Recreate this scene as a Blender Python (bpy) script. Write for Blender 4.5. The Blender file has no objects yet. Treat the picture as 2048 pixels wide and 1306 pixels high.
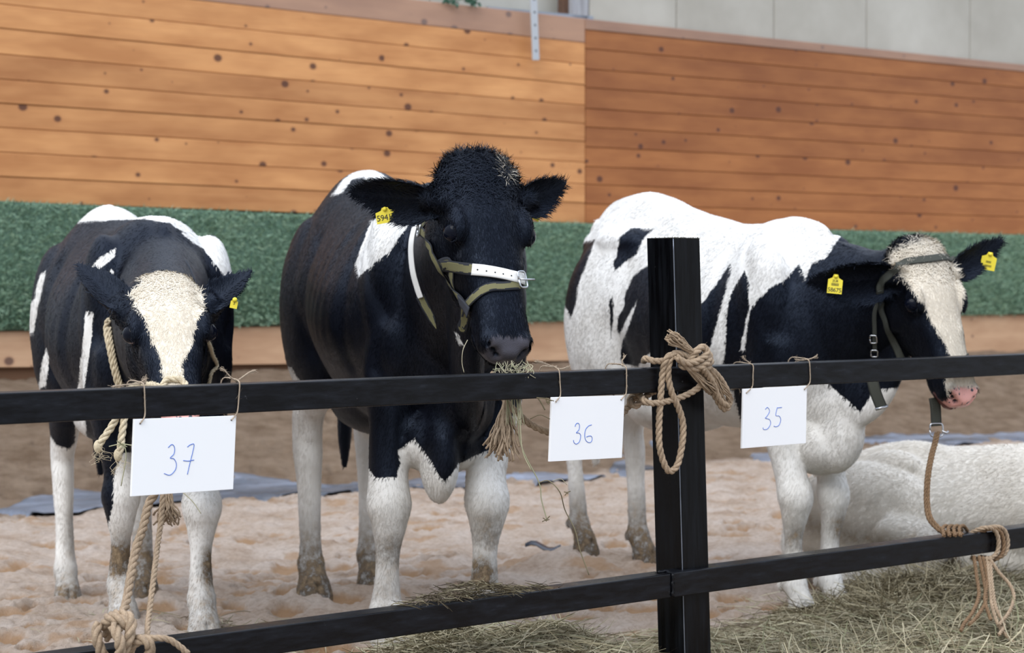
import bpy, bmesh, math, random
import numpy as np
from mathutils import Vector, Matrix
from mathutils.bvhtree import BVHTree
rng = np.random.default_rng(7)
random.seed(7)
C = bpy.context.scene.collection
scene = bpy.context.scene

# ------------------------------------------------------------ camera, world, light, exposure
F = 3982.0                                   # focal length in pixels of the 2048 px wide frame (70 mm lens)
CAM_Z = 1.05
TANP = 83.0 / F
PITCH = math.atan(TANP)
cam = bpy.data.cameras.new('camera'); cam.lens = F * 36.0 / 2048.0; cam.sensor_width = 36.0
cam.clip_end = 200
cam.dof.use_dof = True; cam.dof.focus_distance = 4.7; cam.dof.aperture_fstop = 5.6
camo = bpy.data.objects.new('camera', cam); C.objects.link(camo)
camo.location = (0, 0, CAM_Z); camo.rotation_euler = (math.pi / 2 - PITCH, 0, 0)
scene.camera = camo
scene.view_settings.view_transform = 'Standard'
scene.view_settings.look = 'None'
scene.view_settings.gamma = 1.0
scene.view_settings.use_curve_mapping = False
scene.view_settings.exposure = 0.5

world = bpy.data.worlds.new('world'); scene.world = world; world.use_nodes = True
wn = world.node_tree.nodes; wl = world.node_tree.links
bg = wn['Background']
tcw = wn.new('ShaderNodeTexCoord'); sxw = wn.new('ShaderNodeSeparateXYZ'); rpw = wn.new('ShaderNodeValToRGB')
wl.new(tcw.outputs['Generated'], sxw.inputs[0]); wl.new(sxw.outputs['Z'], rpw.inputs[0])
rpw.color_ramp.elements[0].position = 0.0; rpw.color_ramp.elements[0].color = (0.36, 0.37, 0.38, 1)
rpw.color_ramp.elements[1].position = 0.6; rpw.color_ramp.elements[1].color = (0.98, 1.10, 1.32, 1)
wl.new(rpw.outputs[0], bg.inputs['Color']); bg.inputs['Strength'].default_value = 1.0

sun = bpy.data.lights.new('soft_daylight', 'SUN'); sun.energy = 1.6; sun.angle = math.radians(50); sun.color = (1.0, 0.97, 0.92)
suno = bpy.data.objects.new('soft_daylight', sun); C.objects.link(suno)
suno.rotation_euler = (math.radians(42), 0, math.radians(-28))

# ------------------------------------------------------------ geometry helpers
def ray(px, py):
    a = (px - 1024.0) / F; b = -(py - 653.0) / F
    cp, sp = math.cos(PITCH), math.sin(PITCH)
    return Vector((a, cp + b * sp, -sp + b * cp))

def P(px, py, Y):
    """world point on the sight line through a point of the photograph, Y metres deep"""
    d = ray(px, py)
    return Vector((0, 0, CAM_Z)) + d * (Y / d.y)

def on_plane(px, py, p0, n):
    d = ray(px, py); o = Vector((0, 0, CAM_Z))
    t = (p0 - o).dot(n) / d.dot(n)
    return o + d * t

def project(v):
    cp, sp = math.cos(PITCH), math.sin(PITCH)
    x = v[:, 0]; y = v[:, 1]; z = v[:, 2] - CAM_Z
    depth = y * cp - z * sp
    up = y * sp + z * cp
    return 1024 + F * x / depth, 653 - F * up / depth, depth

def tag(o, label=None, cat=None, group=None, kind=None):
    if label: o['label'] = label
    if cat: o['category'] = cat
    if group: o['group'] = group
    if kind: o['kind'] = kind
    return o

def empty(name, loc, label=None, cat=None, group=None, kind=None):
    o = bpy.data.objects.new(name, None); C.objects.link(o); o.location = loc
    o.empty_display_size = 0.1
    return tag(o, label, cat, group, kind)

def mesh_np(name, V, faces, mat=None, parent=None, smooth=True, off=None, attrs=None, mats=None, midx=None):
    """faces: (n,k) int array, or a list of such arrays with different k"""
    V = np.asarray(V, dtype=np.float64)
    if off is None: off = parent_origin(parent)
    V = V - np.array(off)
    fl = faces if isinstance(faces, list) else [faces]
    fl = [np.asarray(f, dtype=np.int64) for f in fl if len(f)]
    me = bpy.data.meshes.new(name)
    me.vertices.add(len(V)); me.vertices.foreach_set('co', V.astype(np.float32).ravel())
    loops = np.concatenate([f.ravel() for f in fl]); tot = np.concatenate([np.full(len(f), f.shape[1]) for f in fl])
    st = np.concatenate([[0], np.cumsum(tot)[:-1]])
    me.loops.add(len(loops)); me.loops.foreach_set('vertex_index', loops.astype(np.int32))
    me.polygons.add(len(tot)); me.polygons.foreach_set('loop_start', st.astype(np.int32))
    if smooth: me.polygons.foreach_set('use_smooth', np.ones(len(tot), dtype=bool))
    if attrs:
        for k, a in attrs.items():
            at = me.attributes.new(k, 'FLOAT', 'POINT'); at.data.foreach_set('value', np.asarray(a, dtype=np.float32))
    me.update(calc_edges=True)
    if mat: me.materials.append(mat)
    if mats:
        for m in mats: me.materials.append(m)
        if midx is not None: me.polygons.foreach_set('material_index', np.asarray(midx, dtype=np.int32))
    o = bpy.data.objects.new(name, me); C.objects.link(o)
    if parent: o.parent = parent
    return o

def parent_origin(p):
    t = Vector((0, 0, 0))
    while p is not None:
        t += p.location; p = p.parent
    return t

def bm_obj(name, bm, mat, parent=None, smooth=False, bevel=0):
    """bm in world coordinates"""
    off = parent_origin(parent)
    bmesh.ops.translate(bm, verts=bm.verts, vec=-off)
    if bevel:
        bmesh.ops.bevel(bm, geom=bm.edges[:], offset=bevel, segments=2, affect='EDGES', profile=0.5)
    bmesh.ops.recalc_face_normals(bm, faces=bm.faces)
    me = bpy.data.meshes.new(name); bm.to_mesh(me); bm.free()
    if smooth:
        for p in me.polygons: p.use_smooth = True
    me.materials.append(mat)
    o = bpy.data.objects.new(name, me); C.objects.link(o)
    if parent: o.parent = parent
    return o

def box_bm(corner, ex, ey, ez, bm=None):
    """parallelepiped from a corner and three edge vectors"""
    bm = bm or bmesh.new()
    vs = [bm.verts.new(corner + ex * i + ey * j + ez * k) for i in (0, 1) for j in (0, 1) for k in (0, 1)]
    for f in ((0, 1, 3, 2), (4, 6, 7, 5), (0, 4, 5, 1), (2, 3, 7, 6), (0, 2, 6, 4), (1, 5, 7, 3)):
        bm.faces.new([vs[i] for i in f])
    return bm

def catmull(pts, n):
    """Catmull-Rom through rows of pts (k,d) with n samples per span"""
    p = np.asarray(pts, float)
    p = np.vstack([2 * p[0] - p[1], p, 2 * p[-1] - p[-2]])
    out = []
    for i in range(1, len(p) - 2):
        t = np.linspace(0, 1, n, endpoint=False)[:, None]
        a, b, c, d = p[i - 1], p[i], p[i + 1], p[i + 2]
        out.append(0.5 * ((2 * b) + (c - a) * t + (2 * a - 5 * b + 4 * c - d) * t ** 2 + (3 * b - a - 3 * c + d) * t ** 3))
    out.append(p[-2][None])
    return np.vstack(out)

def frames(pts):
    """parallel transported frames along a path"""
    pts = np.asarray(pts, float)
    T = np.gradient(pts, axis=0); T /= np.linalg.norm(T, axis=1)[:, None] + 1e-12
    ref = np.array([0, 0, 1.0]) if abs(T[0][2]) < 0.9 else np.array([1.0, 0, 0])
    N = np.zeros_like(T); n = ref - T[0] * ref.dot(T[0]); n /= np.linalg.norm(n); N[0] = n
    for i in range(1, len(T)):
        n = N[i - 1] - T[i] * N[i - 1].dot(T[i]); n /= np.linalg.norm(n) + 1e-12; N[i] = n
    return T, N, np.cross(T, N)

def tube_np(pts, r, k=8):
    """closed tube -> V, list of face arrays"""
    pts = np.asarray(pts, float); n = len(pts)
    r = np.broadcast_to(np.asarray(r, float), (n,))
    T, N, B = frames(pts)
    a = np.linspace(0, 2 * np.pi, k, endpoint=False)
    V = pts[:, None, :] + r[:, None, None] * (np.cos(a)[None, :, None] * N[:, None, :] + np.sin(a)[None, :, None] * B[:, None, :])
    V = V.reshape(-1, 3)
    i = np.arange(n - 1)[:, None] * k; j = np.arange(k)[None, :]; j2 = (j + 1) % k
    Q = np.stack([i + j, i + j2, i + k + j2, i + k + j], axis=-1).reshape(-1, 4)
    V = np.vstack([V, pts[0], pts[-1]]); c0 = n * k; c1 = c0 + 1
    jj = np.arange(k); tri = np.vstack([np.stack([np.full(k, c0), (jj + 1) % k, jj], 1), np.stack([np.full(k, c1), (n - 1) * k + jj, (n - 1) * k + (jj + 1) % k], 1)])
    return V, Q, tri

class Acc:
    """collects pieces of geometry into ONE mesh"""
    def __init__(s): s.V = []; s.F = {}; s.n = 0; s.A = {}
    def add(s, V, *faces, **attrs):
        V = np.asarray(V, float)
        for f in faces:
            f = np.asarray(f)
            if len(f): s.F.setdefault(f.shape[1], []).append(f + s.n)
        s.V.append(V); s.n += len(V)
        for k, a in attrs.items(): s.A.setdefault(k, []).append(np.broadcast_to(np.asarray(a, float), (len(V),)))
        return s
    def tube(s, pts, r, k=8, **at): return s.add(*tube_np(pts, r, k), **at)
    def build(s, name, mat, parent=None, smooth=True):
        return mesh_np(name, np.vstack(s.V), [np.vstack(f) for f in s.F.values()], mat, parent, smooth,
                       attrs={k: np.concatenate(a) for k, a in s.A.items()})

def hash01(ix, iy, iz=0, seed=0):
    h = (ix.astype(np.int64) * 374761393 + iy.astype(np.int64) * 668265263 + np.int64(iz) * 2147483647 + seed * 1274126177) & 0x7fffffff
    h = ((h ^ (h >> 13)) * 1274126177) & 0x7fffffff
    return ((h ^ (h >> 16)) & 0xffffff) / float(0xffffff)

def vnoise(x, y, seed=0):
    xi = np.floor(x); yi = np.floor(y); fx = x - xi; fy = y - yi
    fx = fx * fx * (3 - 2 * fx); fy = fy * fy * (3 - 2 * fy)
    a = hash01(xi, yi, 0, seed); b = hash01(xi + 1, yi, 0, seed); c = hash01(xi, yi + 1, 0, seed); d = hash01(xi + 1, yi + 1, 0, seed)
    return (a * (1 - fx) + b * fx) * (1 - fy) + (c * (1 - fx) + d * fx) * fy

def fbm(x, y, octv=4, seed=0):
    s = 0; amp = 0.5
    for i in range(octv):
        s = s + amp * (vnoise(x * 2 ** i, y * 2 ** i, seed + i) - 0.5); amp *= 0.5
    return s

# ------------------------------------------------------------ material helpers
def mat_new(name, color=(0.5, 0.5, 0.5), rough=0.6, metal=0.0, spec=0.5):
    m = bpy.data.materials.new(name); m.use_nodes = True
    b = m.node_tree.nodes['Principled BSDF']
    b.inputs['Base Color'].default_value = (*color, 1); b.inputs['Roughness'].default_value = rough
    b.inputs['Metallic'].default_value = metal; b.inputs['Specular IOR Level'].default_value = spec
    return m, m.node_tree.nodes, m.node_tree.links, b

def ramp(N, stops):
    r = N.new('ShaderNodeValToRGB'); e = r.color_ramp.elements
    while len(e) < len(stops): e.new(0.5)
    for el, (p, c) in zip(e, stops):
        el.position = p; el.color = (*c, 1) if len(c) == 3 else c
    return r

def noise(N, L, scale, detail=4, vec=None, rough=0.6, dist=0.0):
    n = N.new('ShaderNodeTexNoise'); n.inputs['Scale'].default_value = scale; n.inputs['Detail'].default_value = detail
    n.inputs['Roughness'].default_value = rough; n.inputs['Distortion'].default_value = dist
    if vec is not None: L.new(vec, n.inputs['Vector'])
    return n

def mix(N, L, fac, a, b, blend='MIX'):
    m = N.new('ShaderNodeMix'); m.data_type = 'RGBA'; m.blend_type = blend; m.clamp_factor = True
    for s, v in ((m.inputs[0], fac), (m.inputs[6], a), (m.inputs[7], b)):
        if isinstance(v, bpy.types.NodeSocket): L.new(v, s)
        elif isinstance(v, (int, float)): s.default_value = v
        else: s.default_value = (*v, 1)
    return m.outputs[2]

def math_n(N, L, op, a, b=None, clamp=False):
    m = N.new('ShaderNodeMath'); m.operation = op; m.use_clamp = clamp
    for s, v in zip(m.inputs, (a, b)):
        if v is None: continue
        if isinstance(v, bpy.types.NodeSocket): L.new(v, s)
        else: s.default_value = v
    return m.outputs[0]

def bump(N, L, b, h, strength=0.3, dist=0.01):
    n = N.new('ShaderNodeBump'); n.inputs['Strength'].default_value = strength; n.inputs['Distance'].default_value = dist
    L.new(h, n.inputs['Height']); L.new(n.outputs[0], b.inputs['Normal']); return n

def mapping(N, L, scale, coord='Object'):
    t = N.new('ShaderNodeTexCoord'); m = N.new('ShaderNodeMapping'); m.inputs['Scale'].default_value = scale
    L.new(t.outputs[coord], m.inputs['Vector']); return m.outputs[0]

def attr(N, name):
    a = N.new('ShaderNodeAttribute'); a.attribute_name = name; return a.outputs['Fac']
# ------------------------------------------------------------ the wall
WTH = math.atan(5600.0 / F)                         # the wall recedes to the right
WD = Vector((math.sin(WTH), math.cos(WTH), 0)); WN = Vector((math.cos(WTH), -math.sin(WTH), 0))   # along, towards the arena
W0 = Vector((0, 13.0, 0))
def on_wall(px, py, proud=0.0): return on_plane(px, py, W0 + WN * proud, WN)

def wood_material(name, base, dark, sat_seed, knot=(0.07, 0.022, 0.012), grey=0.0):
    m, N, L, b = mat_new(name, base, 0.55)
    info = N.new('ShaderNodeObjectInfo')
    t = N.new('ShaderNodeTexCoord')
    # the board's own frame: u along the wall, v up, shifted per board
    cmb = N.new('ShaderNodeCombineXYZ'); sx = N.new('ShaderNodeSeparateXYZ'); L.new(t.outputs['Object'], sx.inputs[0])
    u = math_n(N, L, 'ADD', math_n(N, L, 'MULTIPLY', sx.outputs['X'], WD.x), math_n(N, L, 'MULTIPLY', sx.outputs['Y'], WD.y))
    sh = math_n(N, L, 'MULTIPLY', info.outputs['Random'], 37.0)
    L.new(math_n(N, L, 'ADD', u, sh), cmb.inputs[0]); L.new(sx.outputs['Z'], cmb.inputs[1]); L.new(sh, cmb.inputs[2])
    mp = N.new('ShaderNodeMapping'); mp.inputs['Scale'].default_value = (1.2, 22, 1); L.new(cmb.outputs[0], mp.inputs[0])
    g = noise(N, L, 1.6, 6, mp.outputs[0], 0.6, 0.6)
    col = mix(N, L, g.outputs['Fac'], dark, base)
    # broad blotches
    mp2 = N.new('ShaderNodeMapping'); mp2.inputs['Scale'].default_value = (1.1, 4, 1); L.new(cmb.outputs[0], mp2.inputs[0])
    g2 = noise(N, L, 1.4, 3, mp2.outputs[0])
    r2 = ramp(N, [(0.35, (0.72, 0.60, 0.50)), (0.65, (1.12, 1.12, 1.12))]); L.new(g2.outputs['Fac'], r2.inputs[0])
    col = mix(N, L, 0.75, col, r2.outputs[0], 'MULTIPLY')
    rnd = ramp(N, [(0.0, (0.86, 0.82, 0.78)), (1.0, (1.12, 1.12, 1.10))]); L.new(info.outputs['Random'], rnd.inputs[0])
    col = mix(N, L, 1.0, col, rnd.outputs[0], 'MULTIPLY')
    # knots
    mp3 = N.new('ShaderNodeMapping'); mp3.inputs['Scale'].default_value = (4.6, 5.5, 1); L.new(cmb.outputs[0], mp3.inputs[0])
    vo = N.new('ShaderNodeTexVoronoi'); vo.voronoi_dimensions = '2D'; vo.inputs['Scale'].default_value = 1.0; vo.inputs['Randomness'].default_value = 1.0; L.new(mp3.outputs[0], vo.inputs['Vector'])
    sepc = N.new('ShaderNodeSeparateColor'); L.new(vo.outputs['Color'], sepc.inputs[0])
    size = math_n(N, L, 'MULTIPLY', math_n(N, L, 'POWER', sepc.outputs[0], 2.2), 0.15)
    inside = math_n(N, L, 'SUBTRACT', size, vo.outputs['Distance'])
    kf = math_n(N, L, 'MULTIPLY', inside, 22.0, True)
    halo = math_n(N, L, 'MULTIPLY', math_n(N, L, 'ADD', inside, 0.06), 6.0, True)
    halo = math_n(N, L, 'MULTIPLY', halo, math_n(N, L, 'MULTIPLY', size, 9.0, True))
    col = mix(N, L, math_n(N, L, 'MULTIPLY', halo, 0.45), col, (0.38, 0.13, 0.05))
    col = mix(N, L, math_n(N, L, 'MULTIPLY', kf, 0.85), col, knot)
    if grey: col = mix(N, L, grey, col, (0.36, 0.30, 0.27))
    L.new(col, b.inputs['Base Color'])
    bump(N, L, b, g.outputs['Fac'], 0.15, 0.004)
    return m

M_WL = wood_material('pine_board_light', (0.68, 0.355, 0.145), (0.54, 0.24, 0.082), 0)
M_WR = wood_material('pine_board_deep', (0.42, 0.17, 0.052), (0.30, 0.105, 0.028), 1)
M_WTOP = wood_material('pine_board_weathered', (0.47, 0.24, 0.12), (0.35, 0.17, 0.09), 2, grey=0.35)
M_WLOW = wood_material('pine_kickboard', (0.62, 0.40, 0.24), (0.50, 0.30, 0.17), 3, grey=0.1)
M_DARKGAP, *_ = mat_new('dark_joint', (0.14, 0.07, 0.035), 0.9)

wall = empty('wall_back', W0, kind='structure')
def board(name, x0, x1, ya0, ya1, yb0, yb1, mat, thick=0.025, proud=0.03, gap=0.0016, parent=wall):
    """board between picture column x0 (heights ya0 top, ya1 bottom) and x1 (yb0, yb1)"""
    a, b_, c, d = on_wall(x0, ya0, proud), on_wall(x1, yb0, proud), on_wall(x1, yb1, proud), on_wall(x0, ya1, proud)
    up = Vector((0, 0, gap)); al = WD * 0.003
    pts = [a - up + al, b_ - up - al, c + up - al, d + up + al]
    bm = bmesh.new()
    f = [bm.verts.new(p) for p in pts]; k = [bm.verts.new(p - WN * thick) for p in pts]
    bm.faces.new(f); bm.faces.new(k[::-1])
    for i in range(4): bm.faces.new((f[i], f[(i + 1) % 4], k[(i + 1) % 4], k[i])[::-1])
    bmesh.ops.bevel(bm, geom=[e for e in bm.edges], offset=0.003, segments=1, affect='EDGES')
    return bm_obj(name, bm, mat, parent)

L0 = [-95, -43, 8, 56, 108, 158, 206, 255, 304, 353, 404]
LS = [37, 86, 129, 170, 211, 248, 283, 325, 368, 406, 447]
R0 = [37, 59, 97, 138, 175, 217, 254, 294, 333, 369, 408, 447]
R1 = [129, 143.6, 176, 205, 238, 272, 306, 336.5, 370, 402, 434.6, 470]
XS, XL, XR = 1171, -600, 2700
for i in range(10):
    s0 = (LS[i] - L0[i]) / XS; s1 = (LS[i + 1] - L0[i + 1]) / XS
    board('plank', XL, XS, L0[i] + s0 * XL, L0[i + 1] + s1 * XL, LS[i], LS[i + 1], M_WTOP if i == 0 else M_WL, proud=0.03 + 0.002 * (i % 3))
for i in range(11):
    k = (XR - XS) / (2048.0 - XS)
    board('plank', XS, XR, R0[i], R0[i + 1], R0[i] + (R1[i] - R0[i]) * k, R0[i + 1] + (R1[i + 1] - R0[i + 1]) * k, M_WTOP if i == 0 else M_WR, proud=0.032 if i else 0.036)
# the low kickboard under the artificial grass
board('kickboard', XL, XS, 673, 743, 641, 722, M_WLOW, proud=0.03)
board('kickboard', XS, XR, 641, 722, 619, 698, M_WLOW, proud=0.03)
# backing behind the boards
a = on_wall(XL - 60, 900); b_ = on_wall(XR + 80, 900)
ztop = on_wall(XL, 37 + s0 * 0).z
bm = bmesh.new()
lo = -0.1
pa, pb = Vector((a.x, a.y, lo)), Vector((b_.x, b_.y, lo))
box_bm(pa, pb - pa, -WN * 0.12, Vector((0, 0, 2.35 - lo)), bm)
bm_obj('backing_board', bm, M_DARKGAP, wall)

# cream wall above the boards, set back, in wide sheets
m, N, L, b = mat_new('cream_wall_sheet', (0.60, 0.56, 0.47), 0.7)
mv = mapping(N, L, (1, 1, 1)); n1 = noise(N, L, 1.1, 5, mv); n2 = noise(N, L, 9, 4, mapping(N, L, (1, 1, 0.25)))
r1 = ramp(N, [(0.3, (0.40, 0.37, 0.31)), (0.7, (0.56, 0.53, 0.46))]); L.new(n1.outputs['Fac'], r1.inputs[0])
col = mix(N, L, 1.0, r1.outputs[0], (0.93, 0.95, 0.97), 'MULTIPLY')
sz = N.new('ShaderNodeSeparateXYZ'); tco = N.new('ShaderNodeTexCoord'); L.new(tco.outputs['Object'], sz.inputs[0])
low = math_n(N, L, 'SUBTRACT', 1.0, math_n(N, L, 'MULTIPLY', math_n(N, L, 'SUBTRACT', sz.outputs['Z'], 2.25), 3.2, True), True)
st = ramp(N, [(0.48, (0, 0, 0)), (0.62, (1, 1, 1))]); L.new(n2.outputs['Fac'], st.inputs[0])
col = mix(N, L, math_n(N, L, 'MULTIPLY', math_n(N, L, 'MULTIPLY', st.outputs[0], low), 0.5), col, (0.22, 0.19, 0.10))
L.new(col, b.inputs['Base Color']); M_CREAM = m
m, N, L, b = mat_new('grey_column', (0.33, 0.34, 0.36), 0.6)
n1 = noise(N, L, 6, 4); r1 = ramp(N, [(0.3, (0.25, 0.25, 0.26)), (0.7, (0.42, 0.43, 0.46))]); L.new(n1.outputs['Fac'], r1.inputs[0]); L.new(r1.outputs[0], b.inputs['Base Color'])
M_COL = m
upper = empty('wall_upper', W0, kind='structure')
us = [(-160, -1.35)]
def upan(px0, px1, z0, z1, depth, mat, name='wall_sheet', th=0.05):
    A = on_wall(px0, 100, depth); B = on_wall(px1, 100, depth)
    A = Vector((A.x, A.y, z0)); B = Vector((B.x, B.y, z0))
    e = (B - A); g = e.normalized() * 0.004
    return bm_obj(name, box_bm(A + g, e - 2 * g, -WN * th, Vector((0, 0, z1 - z0))), mat, upper, bevel=0.004)
for x0, x1 in ((-620, -330), (-330, -30), (-30, 420), (420, 860), (860, 1142)):
    upan(x0, x1, 1.9, 4.6, -0.16, M_CREAM)
for x0, x1 in ((1178, 1353), (1353, 1548), (1548, 1733), (1733, 1940), (1940, 2150), (2150, 2400), (2400, 2720)):
    upan(x0, x1, 1.9, 4.6, -0.01, M_CREAM)
upan(1142, 1178, 1.9, 4.6, 0.0, M_COL, 'wall_column', 0.16)
# rusty stump of a bracket and a low sheet-metal sill in the recess left of the column
m, N, L, b = mat_new('rusty_brown', (0.10, 0.05, 0.03), 0.9)
n1 = noise(N, L, 30, 5); r1 = ramp(N, [(0.3, (0.05, 0.025, 0.015)), (0.7, (0.19, 0.10, 0.06))]); L.new(n1.outputs['Fac'], r1.inputs[0]); L.new(r1.outputs[0], b.inputs['Base Color'])
bump(N, L, b, n1.outputs['Fac'], 0.6, 0.02); M_RUST = m
M_ZINC, *_ = mat_new('zinc_sheet', (0.33, 0.37, 0.43), 0.45, 0.6)
M_LEAD, *_ = mat_new('galvanised_strip', (0.50, 0.53, 0.56), 0.5, 0.3)
def zat(px, py, d=0.0): return on_wall(px, py, d).z
A = on_wall(1114, 60, -0.1); B = on_wall(1140, 60, -0.1)
br = bm_obj('rusty_bracket', box_bm(Vector((A.x, A.y, zat(1120, 40, -0.1))), B - A, WN * 0.07, Vector((0, 0, 0.7))), M_RUST, None, bevel=0.012)
tag(br, 'rusty brown upright bracket beside the grey wall column, above the boards', 'bracket')
A = on_wall(955, 60, -0.12); B = on_wall(1165, 60, -0.12)
zb = [zat(955, 28, -0.12), zat(1165, 44, -0.12)]
bm = bmesh.new()
pts = [Vector((A.x, A.y, zb[0] - 0.05)), Vector((B.x, B.y, zb[1] - 0.05)), Vector((B.x, B.y, zb[1] + 0.025)), Vector((A.x, A.y, zb[0] + 0.035))]
f = [bm.verts.new(p) for p in pts]; k = [bm.verts.new(p + WN * 0.12) for p in pts]
bm.faces.new(f); bm.faces.new(k[::-1])
for i in range(4): bm.faces.new((f[i], f[(i + 1) % 4], k[(i + 1) % 4], k[i]))
tag(bm_obj('sheet_metal_sill', bm, M_ZINC), 'narrow blue grey sheet metal sill along the top of the left boards', 'sill')

# perforated strip hanging in front of the boards
A = on_wall(1064, 118, 0.10); zt = 3.2; zbm = on_wall(1070, 121, 0.10).z
lean = (on_wall(1068, 10, 0.1) - on_wall(1072, 118, 0.1)); lean = lean / lean.z
hs = empty('hanging_metal_strip', A, 'pale grey perforated metal strip hanging before the top left boards', 'metal strip')
w = on_wall(1078, 118, 0.1) - on_wall(1065, 118, 0.1)
bot = Vector((A.x, A.y, zbm))
bm = bmesh.new(); box_bm(bot, w, WN * 0.012, lean * (zt - zbm), bm)
bm_obj('strip', bm, M_LEAD, hs, bevel=0.002)
mh, *_ = mat_new('dark_hole', (0.06, 0.06, 0.07), 0.9)
for i in range(9):
    c = bot + w * 0.5 + lean * (0.06 + i * 0.083) + WN * 0.0125
    bm = bmesh.new(); bmesh.ops.create_cone(bm, cap_ends=True, segments=12, radius1=0.007, radius2=0.007, depth=0.002,
        matrix=Matrix.Translation(c) @ WN.to_track_quat('Z', 'Y').to_matrix().to_4x4())
    bm_obj('strip_hole', bm, mh, hs)  # flat dark disc painted on for the darkness inside a perforation

# green ivy shoots above the boards at the top
m, N, L, b = mat_new('dark_ivy', (0.03, 0.10, 0.06), 0.6); M_IVY = m
ivy = empty('ivy_shoot', on_wall(940, 8, 0.05), 'small dark green shoots hanging over the top of the weathered board', 'plant')
for sx0, yy in ((905, 2), (945, 4)):
    acc = Acc(); 
    for t in range(26):
        c = on_wall(sx0 + random.uniform(-14, 14), yy + random.uniform(-10, 5), 0.06)
        d = Vector((random.uniform(-1, 1), random.uniform(-.3, .3), random.uniform(-1, .6))).normalized(); s = d.cross(WN).normalized()
        l = random.uniform(.02, .045)
        acc.add([c, c + d * l * .5 + s * l * .3, c + d * l, c + d * l * .5 - s * l * .3, c + WN * .006 + d * l * .5], [[0, 1, 4], [1, 2, 4], [2, 3, 4], [3, 0, 4]])
    acc.tube([on_wall(sx0 - 12, yy - 14, .06), on_wall(sx0, yy - 4, .065), on_wall(sx0 + 12, yy + 4, .06)], .004, 5)
    o = acc.build('leaves', M_IVY, ivy); o['kind'] = 'stuff'

# artificial grass strip: a backing mat and real blades
m, N, L, b = mat_new('turf_backing', (0.09, 0.16, 0.11), 0.9)
M_TURFB = m
m, N, L, b = mat_new('turf_blade', (0.08, 0.22, 0.11), 0.55)
r1 = ramp(N, [(0.0, (0.15, 0.28, 0.19)), (0.6, (0.33, 0.48, 0.34)), (1.0, (0.40, 0.52, 0.34))]); L.new(attr(N, 'tint'), r1.inputs[0]); L.new(r1.outputs[0], b.inputs['Base Color'])
M_TURF = m
turf = empty('artificial_grass_strip', W0, 'green artificial grass strip fixed along the boarded wall', 'artificial grass')
GX = [-600, 0, 570, 1171, 2048, 2700]; GT = [374, 402, 428, 447, 470, 486]; GB = [672, 661, 650, 642, 629, 619]
gt = [on_wall(x, y, 0.04) for x, y in zip(GX, GT)]; gb = [on_wall(x, y, 0.04) for x, y in zip(GX, GB)]
V = []; 
for p in gt: V += [p + WN * 0.012, p - WN * 0.03]
n = len(V)
for p in gb: V += [p + WN * 0.012, p - WN * 0.03]
Fq = []
for i in range(len(GX) - 1):
    a_, c_ = 2 * i, 2 * i + 2
    Fq += [[a_, n + a_, n + c_, c_], [a_, c_, c_ + 1, a_ + 1], [n + a_, n + a_ + 1, n + c_ + 1, n + c_], [a_ + 1, c_ + 1, n + c_ + 1, n + a_ + 1]]
mesh_np('turf_mat', V, np.array(Fq), M_TURFB, turf, smooth=False)
nb = 85000
s = rng.random(nb); t = rng.random(nb)
gi = np.interp(s, [0, .10, .25, .48, .86, 1], np.arange(6.0)); ii = np.minimum(gi.astype(int), 4); fr = gi - ii
gta = np.array(gt); gba = np.array(gb)
T_ = gta[ii] * (1 - fr[:, None]) + gta[ii + 1] * fr[:, None]; B_ = gba[ii] * (1 - fr[:, None]) + gba[ii + 1] * fr[:, None]
root = T_ * (1 - t[:, None]) + B_ * t[:, None] + np.array(WN) * 0.012
dr = rng.normal(size=(nb, 3)) * 0.55 + np.array(WN) * 0.8 + np.array([0, 0, 0.25]); dr /= np.linalg.norm(dr, axis=1)[:, None]
ln = rng.uniform(0.02, 0.045, nb)[:, None]; sd = np.cross(dr, rng.normal(size=(nb, 3))); sd /= np.linalg.norm(sd, axis=1)[:, None]
V = np.stack([root - sd * .0035, root + sd * .0035, root + dr * ln], 1).reshape(-1, 3)
tint = np.clip(rng.normal(.45, .2, nb) + 0.5 * fbm(root[:, 0] * 3, root[:, 2] * 5, 3, 5), 0, 1)
o = mesh_np('grass_blades', V, np.arange(nb * 3).reshape(-1, 3), M_TURF, turf, attrs={'tint': np.repeat(tint, 3)}); o['kind'] = 'stuff'

# ------------------------------------------------------------ ground: sawdust bed, soil bank
FD = Vector((math.sin(math.atan(4660 / F)), math.cos(math.atan(4660 / F)), 0)); FN = Vector((FD.y, -FD.x, 0))   # fence direction, fence front normal
def fence_Y(px): return 22129.0 / (5684.0 - px)
F0 = P(1345, 900, fence_Y(1345)); F0.z = 0
# tarp line in plan: picture x -> depth of the near edge
def tarp_dist(X, Y):
    """signed distance behind the tarp line (positive towards the wall)"""
    A = np.array([-2.35, 8.9]); B = np.array([3.1, 13.2]); d = (B - A) / np.linalg.norm(B - A); nrm = np.array([-d[1], d[0]])
    return (X - A[0]) * nrm[0] + (Y - A[1]) * nrm[1]
def wall_dist(X, Y): return (X - W0.x) * WN.x + (Y - W0.y) * WN.y
holes = []
for i in range(640):
    px = random.uniform(-200, 2250); Yh = random.uniform(4.6, 11.5)
    X = (px - 1024) / F * Yh
    holes.append((X, Yh, 0.03 + 0.065 * random.random() ** 1.6, random.uniform(.018, .045), random.uniform(0, 3.14)))
for px, py, r in ((90, 1220, .09), (215, 1155, .08), (545, 1150, .09), (700, 1145, .06), (1485, 1055, .07), (1230, 1050, .06), (1240, 1095, .07), (1440, 1065, .05), (690, 1110, .05), (600, 1000, .06), (880, 1120, .07), (1420, 960, .06)):
    d = ray(px, py); t = CAM_Z / -d.z; holes.append((d.x * t, d.y * t, r * .9, 0.05, 0.3))
HOLES = np.array(holes)
def ft(px, py, Y): return np.array(P(px, py, Y))
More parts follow.
